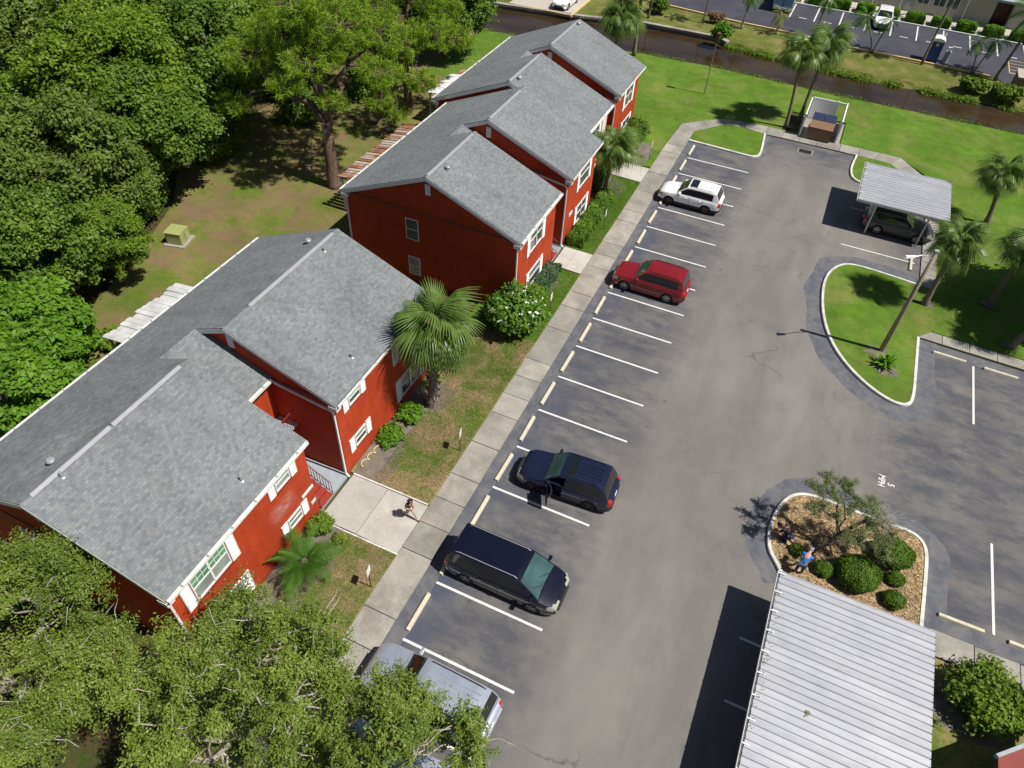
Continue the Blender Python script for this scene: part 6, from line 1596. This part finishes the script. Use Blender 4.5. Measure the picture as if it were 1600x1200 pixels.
def person(label,loc,rz,J,top,bottom,hair,shoe=M_shoe,sleeve=.5,cap=None,cat='person'):
    """J: joint positions; one skinned body, clothes as slightly larger skinned shells over it"""
    t=thing('person',label,cat,loc,rz)
    g=lambda k:Vector(J[k])
    nm=['pelvis','belly','chest','neck','head0','head1','shL','elL','wrL','haL','shR','elR','wrR','haR','hiL','knL','anL','toL','hiR','knR','anR','toR']
    rad=dict(pelvis=(.135,.10),belly=(.12,.09),chest=(.145,.10),neck=.052,head0=.075,head1=.095,shL=.06,elL=.042,wrL=.028,haL=.035,hiL=.085,knL=.055,anL=.038,toL=.04)
    ed=[('pelvis','belly'),('belly','chest'),('chest','neck'),('neck','head0'),('head0','head1'),('chest','shL'),('shL','elL'),('elL','wrL'),('wrL','haL'),('chest','shR'),('shR','elR'),('elR','wrR'),('wrR','haR'),
        ('pelvis','hiL'),('hiL','knL'),('knL','anL'),('anL','toL'),('pelvis','hiR'),('hiR','knR'),('knR','anR'),('anR','toR')]
    rd=lambda k,s=1.0: (lambda r:(r[0]*s,r[1]*s) if hasattr(r,'__len__') else r*s)(rad[k if k in rad else k[:2]+'L'])
    skin_mesh('body',[(g(k),rd(k)) for k in nm],[(nm.index(a),nm.index(b_)) for a,b_ in ed],M_skin,t)
    # fingers: short chains rooted in each palm
    for s in 'LR':
        w=g('wr'+s); h=g('ha'+s); d=(h-w).normalized(); sd_=d.cross(Vector((0,0,1))); sd_=(sd_ if sd_.length>.1 else Vector((0,1,0))).normalized(); up=sd_.cross(d)
        js=[(h-d*.03,.022)]; es=[]
        for q,ln in zip((-1.5,-.5,.5,1.5),(.065,.078,.074,.055)):
            n0=len(js); js+=[(h+sd_*q*.018+d*.02,.0095),(h+sd_*q*.022+d*(.02+ln*.5)-up*.006,.009),(h+sd_*q*.022+d*(.02+ln)-up*.025,.0075)]; es+=[(0,n0),(n0,n0+1),(n0+1,n0+2)]
        n0=len(js); js+=[(h-d*.01-sd_*.035,.011),(h+d*.02-sd_*.055,.009)]; es+=[(0,n0),(n0,n0+1)]
        skin_mesh('fingers',js,es,M_skin,t,sub=1)
    e2=lambda a,b_,k:g(a).lerp(g(b_),k)
    sh=[(g('pelvis'),rd('pelvis',1.1)),(g('belly'),rd('belly',1.13)),(g('chest'),rd('chest',1.1)),(e2('chest','neck',.75),.062),(g('shL'),.075),(e2('shL','elL',sleeve),.062),(g('shR'),.075),(e2('shR','elR',sleeve),.062)]
    skin_mesh('shirt',sh,[(0,1),(1,2),(2,3),(2,4),(4,5),(2,6),(6,7)],top,t)
    pn=[(g('pelvis'),rd('pelvis',1.13)),(g('hiL'),.10),(g('knL'),.072),(e2('knL','anL',.92),.055),(g('hiR'),.10),(g('knR'),.072),(e2('knR','anR',.92),.055)]
    skin_mesh('trousers',pn,[(0,1),(1,2),(2,3),(0,4),(4,5),(5,6)],bottom,t)
    for s in 'LR': skin_mesh('shoe',[(g('an'+s)+Vector((0,0,-.02)),.048),(g('to'+s),.046),(e2('an'+s,'to'+s,1.35),.035)],[(0,1),(1,2)],shoe,t,sub=1)
    h0,h1=g('head0'),g('head1'); ax=(h1-h0).normalized(); fw=Vector(J.get('face',(1,0,0))).normalized(); c=(h0+h1)/2+ax*.02
    skin_mesh('hair',[(c-fw*.045-ax*.05,.085),(c-fw*.025+ax*.05,.098),(c+fw*.02+ax*.085,.075)],[(0,1),(1,2)],cap or hair,t,root=1)
    b=MB(); sdv=ax.cross(fw).normalized()
    b.tube([c+fw*.085+ax*.02,c+fw*.118-ax*.02,c+fw*.09-ax*.03],[.010,.016,.008],6); b.build('nose',M_skin,t,local=True)
    for s in (-1,1):
        b=MB(); b.tube([c+sdv*s*.088-ax*.02,c+sdv*s*.10+ax*.01],[.012,.016],6); b.build('ear',M_skin,t,local=True)
        b=MB(); b.tube([c+fw*.088+sdv*s*.034+ax*.012,c+fw*.096+sdv*s*.034+ax*.012],[.012,.010],6); b.build('eye',M_hair,t,local=True)
    b=MB(); b.tube([c+fw*.088-sdv*.025-ax*.055,c+fw*.094-ax*.057,c+fw*.088+sdv*.025-ax*.055],[.006,.009,.006],5); b.build('mouth',M_maroon,t,local=True)
    if cap:
        b=MB(); pc=c+ax*.03+fw*.09; b.add([pc+sdv*.07,pc-sdv*.07,pc-sdv*.05+fw*.09-ax*.01,pc+sdv*.05+fw*.09-ax*.01],[(0,1,2,3),(3,2,1,0)]); b.build('cap_peak',cap,t,local=True)
    return t
# walking woman, mid stride towards the car park (+x), face down at something in her hands
WOM=person('woman in a black top and pale trousers striding across the entry path','' and 0 or (-2.6,-38.85,.09),-.25,dict(face=(.75,0,-.65),
 pelvis=(0,0,.86),belly=(.02,0,1.0),chest=(.05,0,1.22),neck=(.08,0,1.38),head0=(.11,0,1.45),head1=(.14,0,1.57),
 shL=(.05,.17,1.33),elL=(-.02,.24,1.08),wrL=(.20,.16,1.0),haL=(.27,.10,1.02),shR=(.05,-.17,1.33),elR=(.02,-.25,1.08),wrR=(.20,-.12,1.03),haR=(.27,-.06,1.05),
 hiL=(.0,.09,.82),knL=(.24,.10,.48),anL=(.42,.10,.10),toL=(.53,.10,.06),hiR=(0,-.09,.82),knR=(-.05,-.09,.45),anR=(-.42,-.09,.16),toR=(-.36,-.09,.05)),
 M_shirtk,M_khaki,M_hair,sleeve=.55)
WOM.scale=(.9,.9,.9)
person('kneeling worker in navy bent over at the left side of the mulch island','' and 0 or (13.2,-32.5,.11),2.6,dict(face=(.5,0,-.85),
 pelvis=(0,0,.42),belly=(.10,0,.52),chest=(.32,0,.60),neck=(.46,0,.62),head0=(.53,0,.60),head1=(.62,0,.55),
 shL=(.36,.18,.60),elL=(.44,.26,.36),wrL=(.60,.18,.18),haL=(.66,.15,.12),shR=(.36,-.18,.60),elR=(.46,-.24,.36),wrR=(.62,-.12,.20),haR=(.68,-.10,.13),
 hiL=(.02,.11,.38),knL=(.28,.18,.10),anL=(-.12,.16,.08),toL=(-.22,.16,.05),hiR=(.02,-.11,.38),knR=(.30,-.16,.12),anR=(-.10,-.14,.08),toR=(-.20,-.14,.05)),
 M_navy,M_navy,M_hair,sleeve=.6)
person('man in a bright blue shirt and jeans stooping beside the carport corner','' and 0 or (13.85,-33.95,.11),1.35,dict(face=(.7,0,-.7),
 pelvis=(0,0,.80),belly=(.10,0,.92),chest=(.32,0,1.06),neck=(.45,0,1.13),head0=(.52,0,1.15),head1=(.60,0,1.14),
 shL=(.33,.19,1.06),elL=(.42,.24,.78),wrL=(.52,.16,.55),haL=(.55,.14,.48),shR=(.33,-.19,1.06),elR=(.44,-.22,.80),wrR=(.56,-.12,.58),haR=(.60,-.10,.51),
 hiL=(0,.10,.76),knL=(.10,.12,.42),anL=(-.02,.12,.09),toL=(.09,.12,.05),hiR=(0,-.10,.76),knR=(.12,-.12,.42),anR=(.05,-.12,.09),toR=(.16,-.12,.05)),
 M_bluesh,M_jean,M_hair,sleeve=.9,cap=M_cap)
bpy.context.view_layer.update()
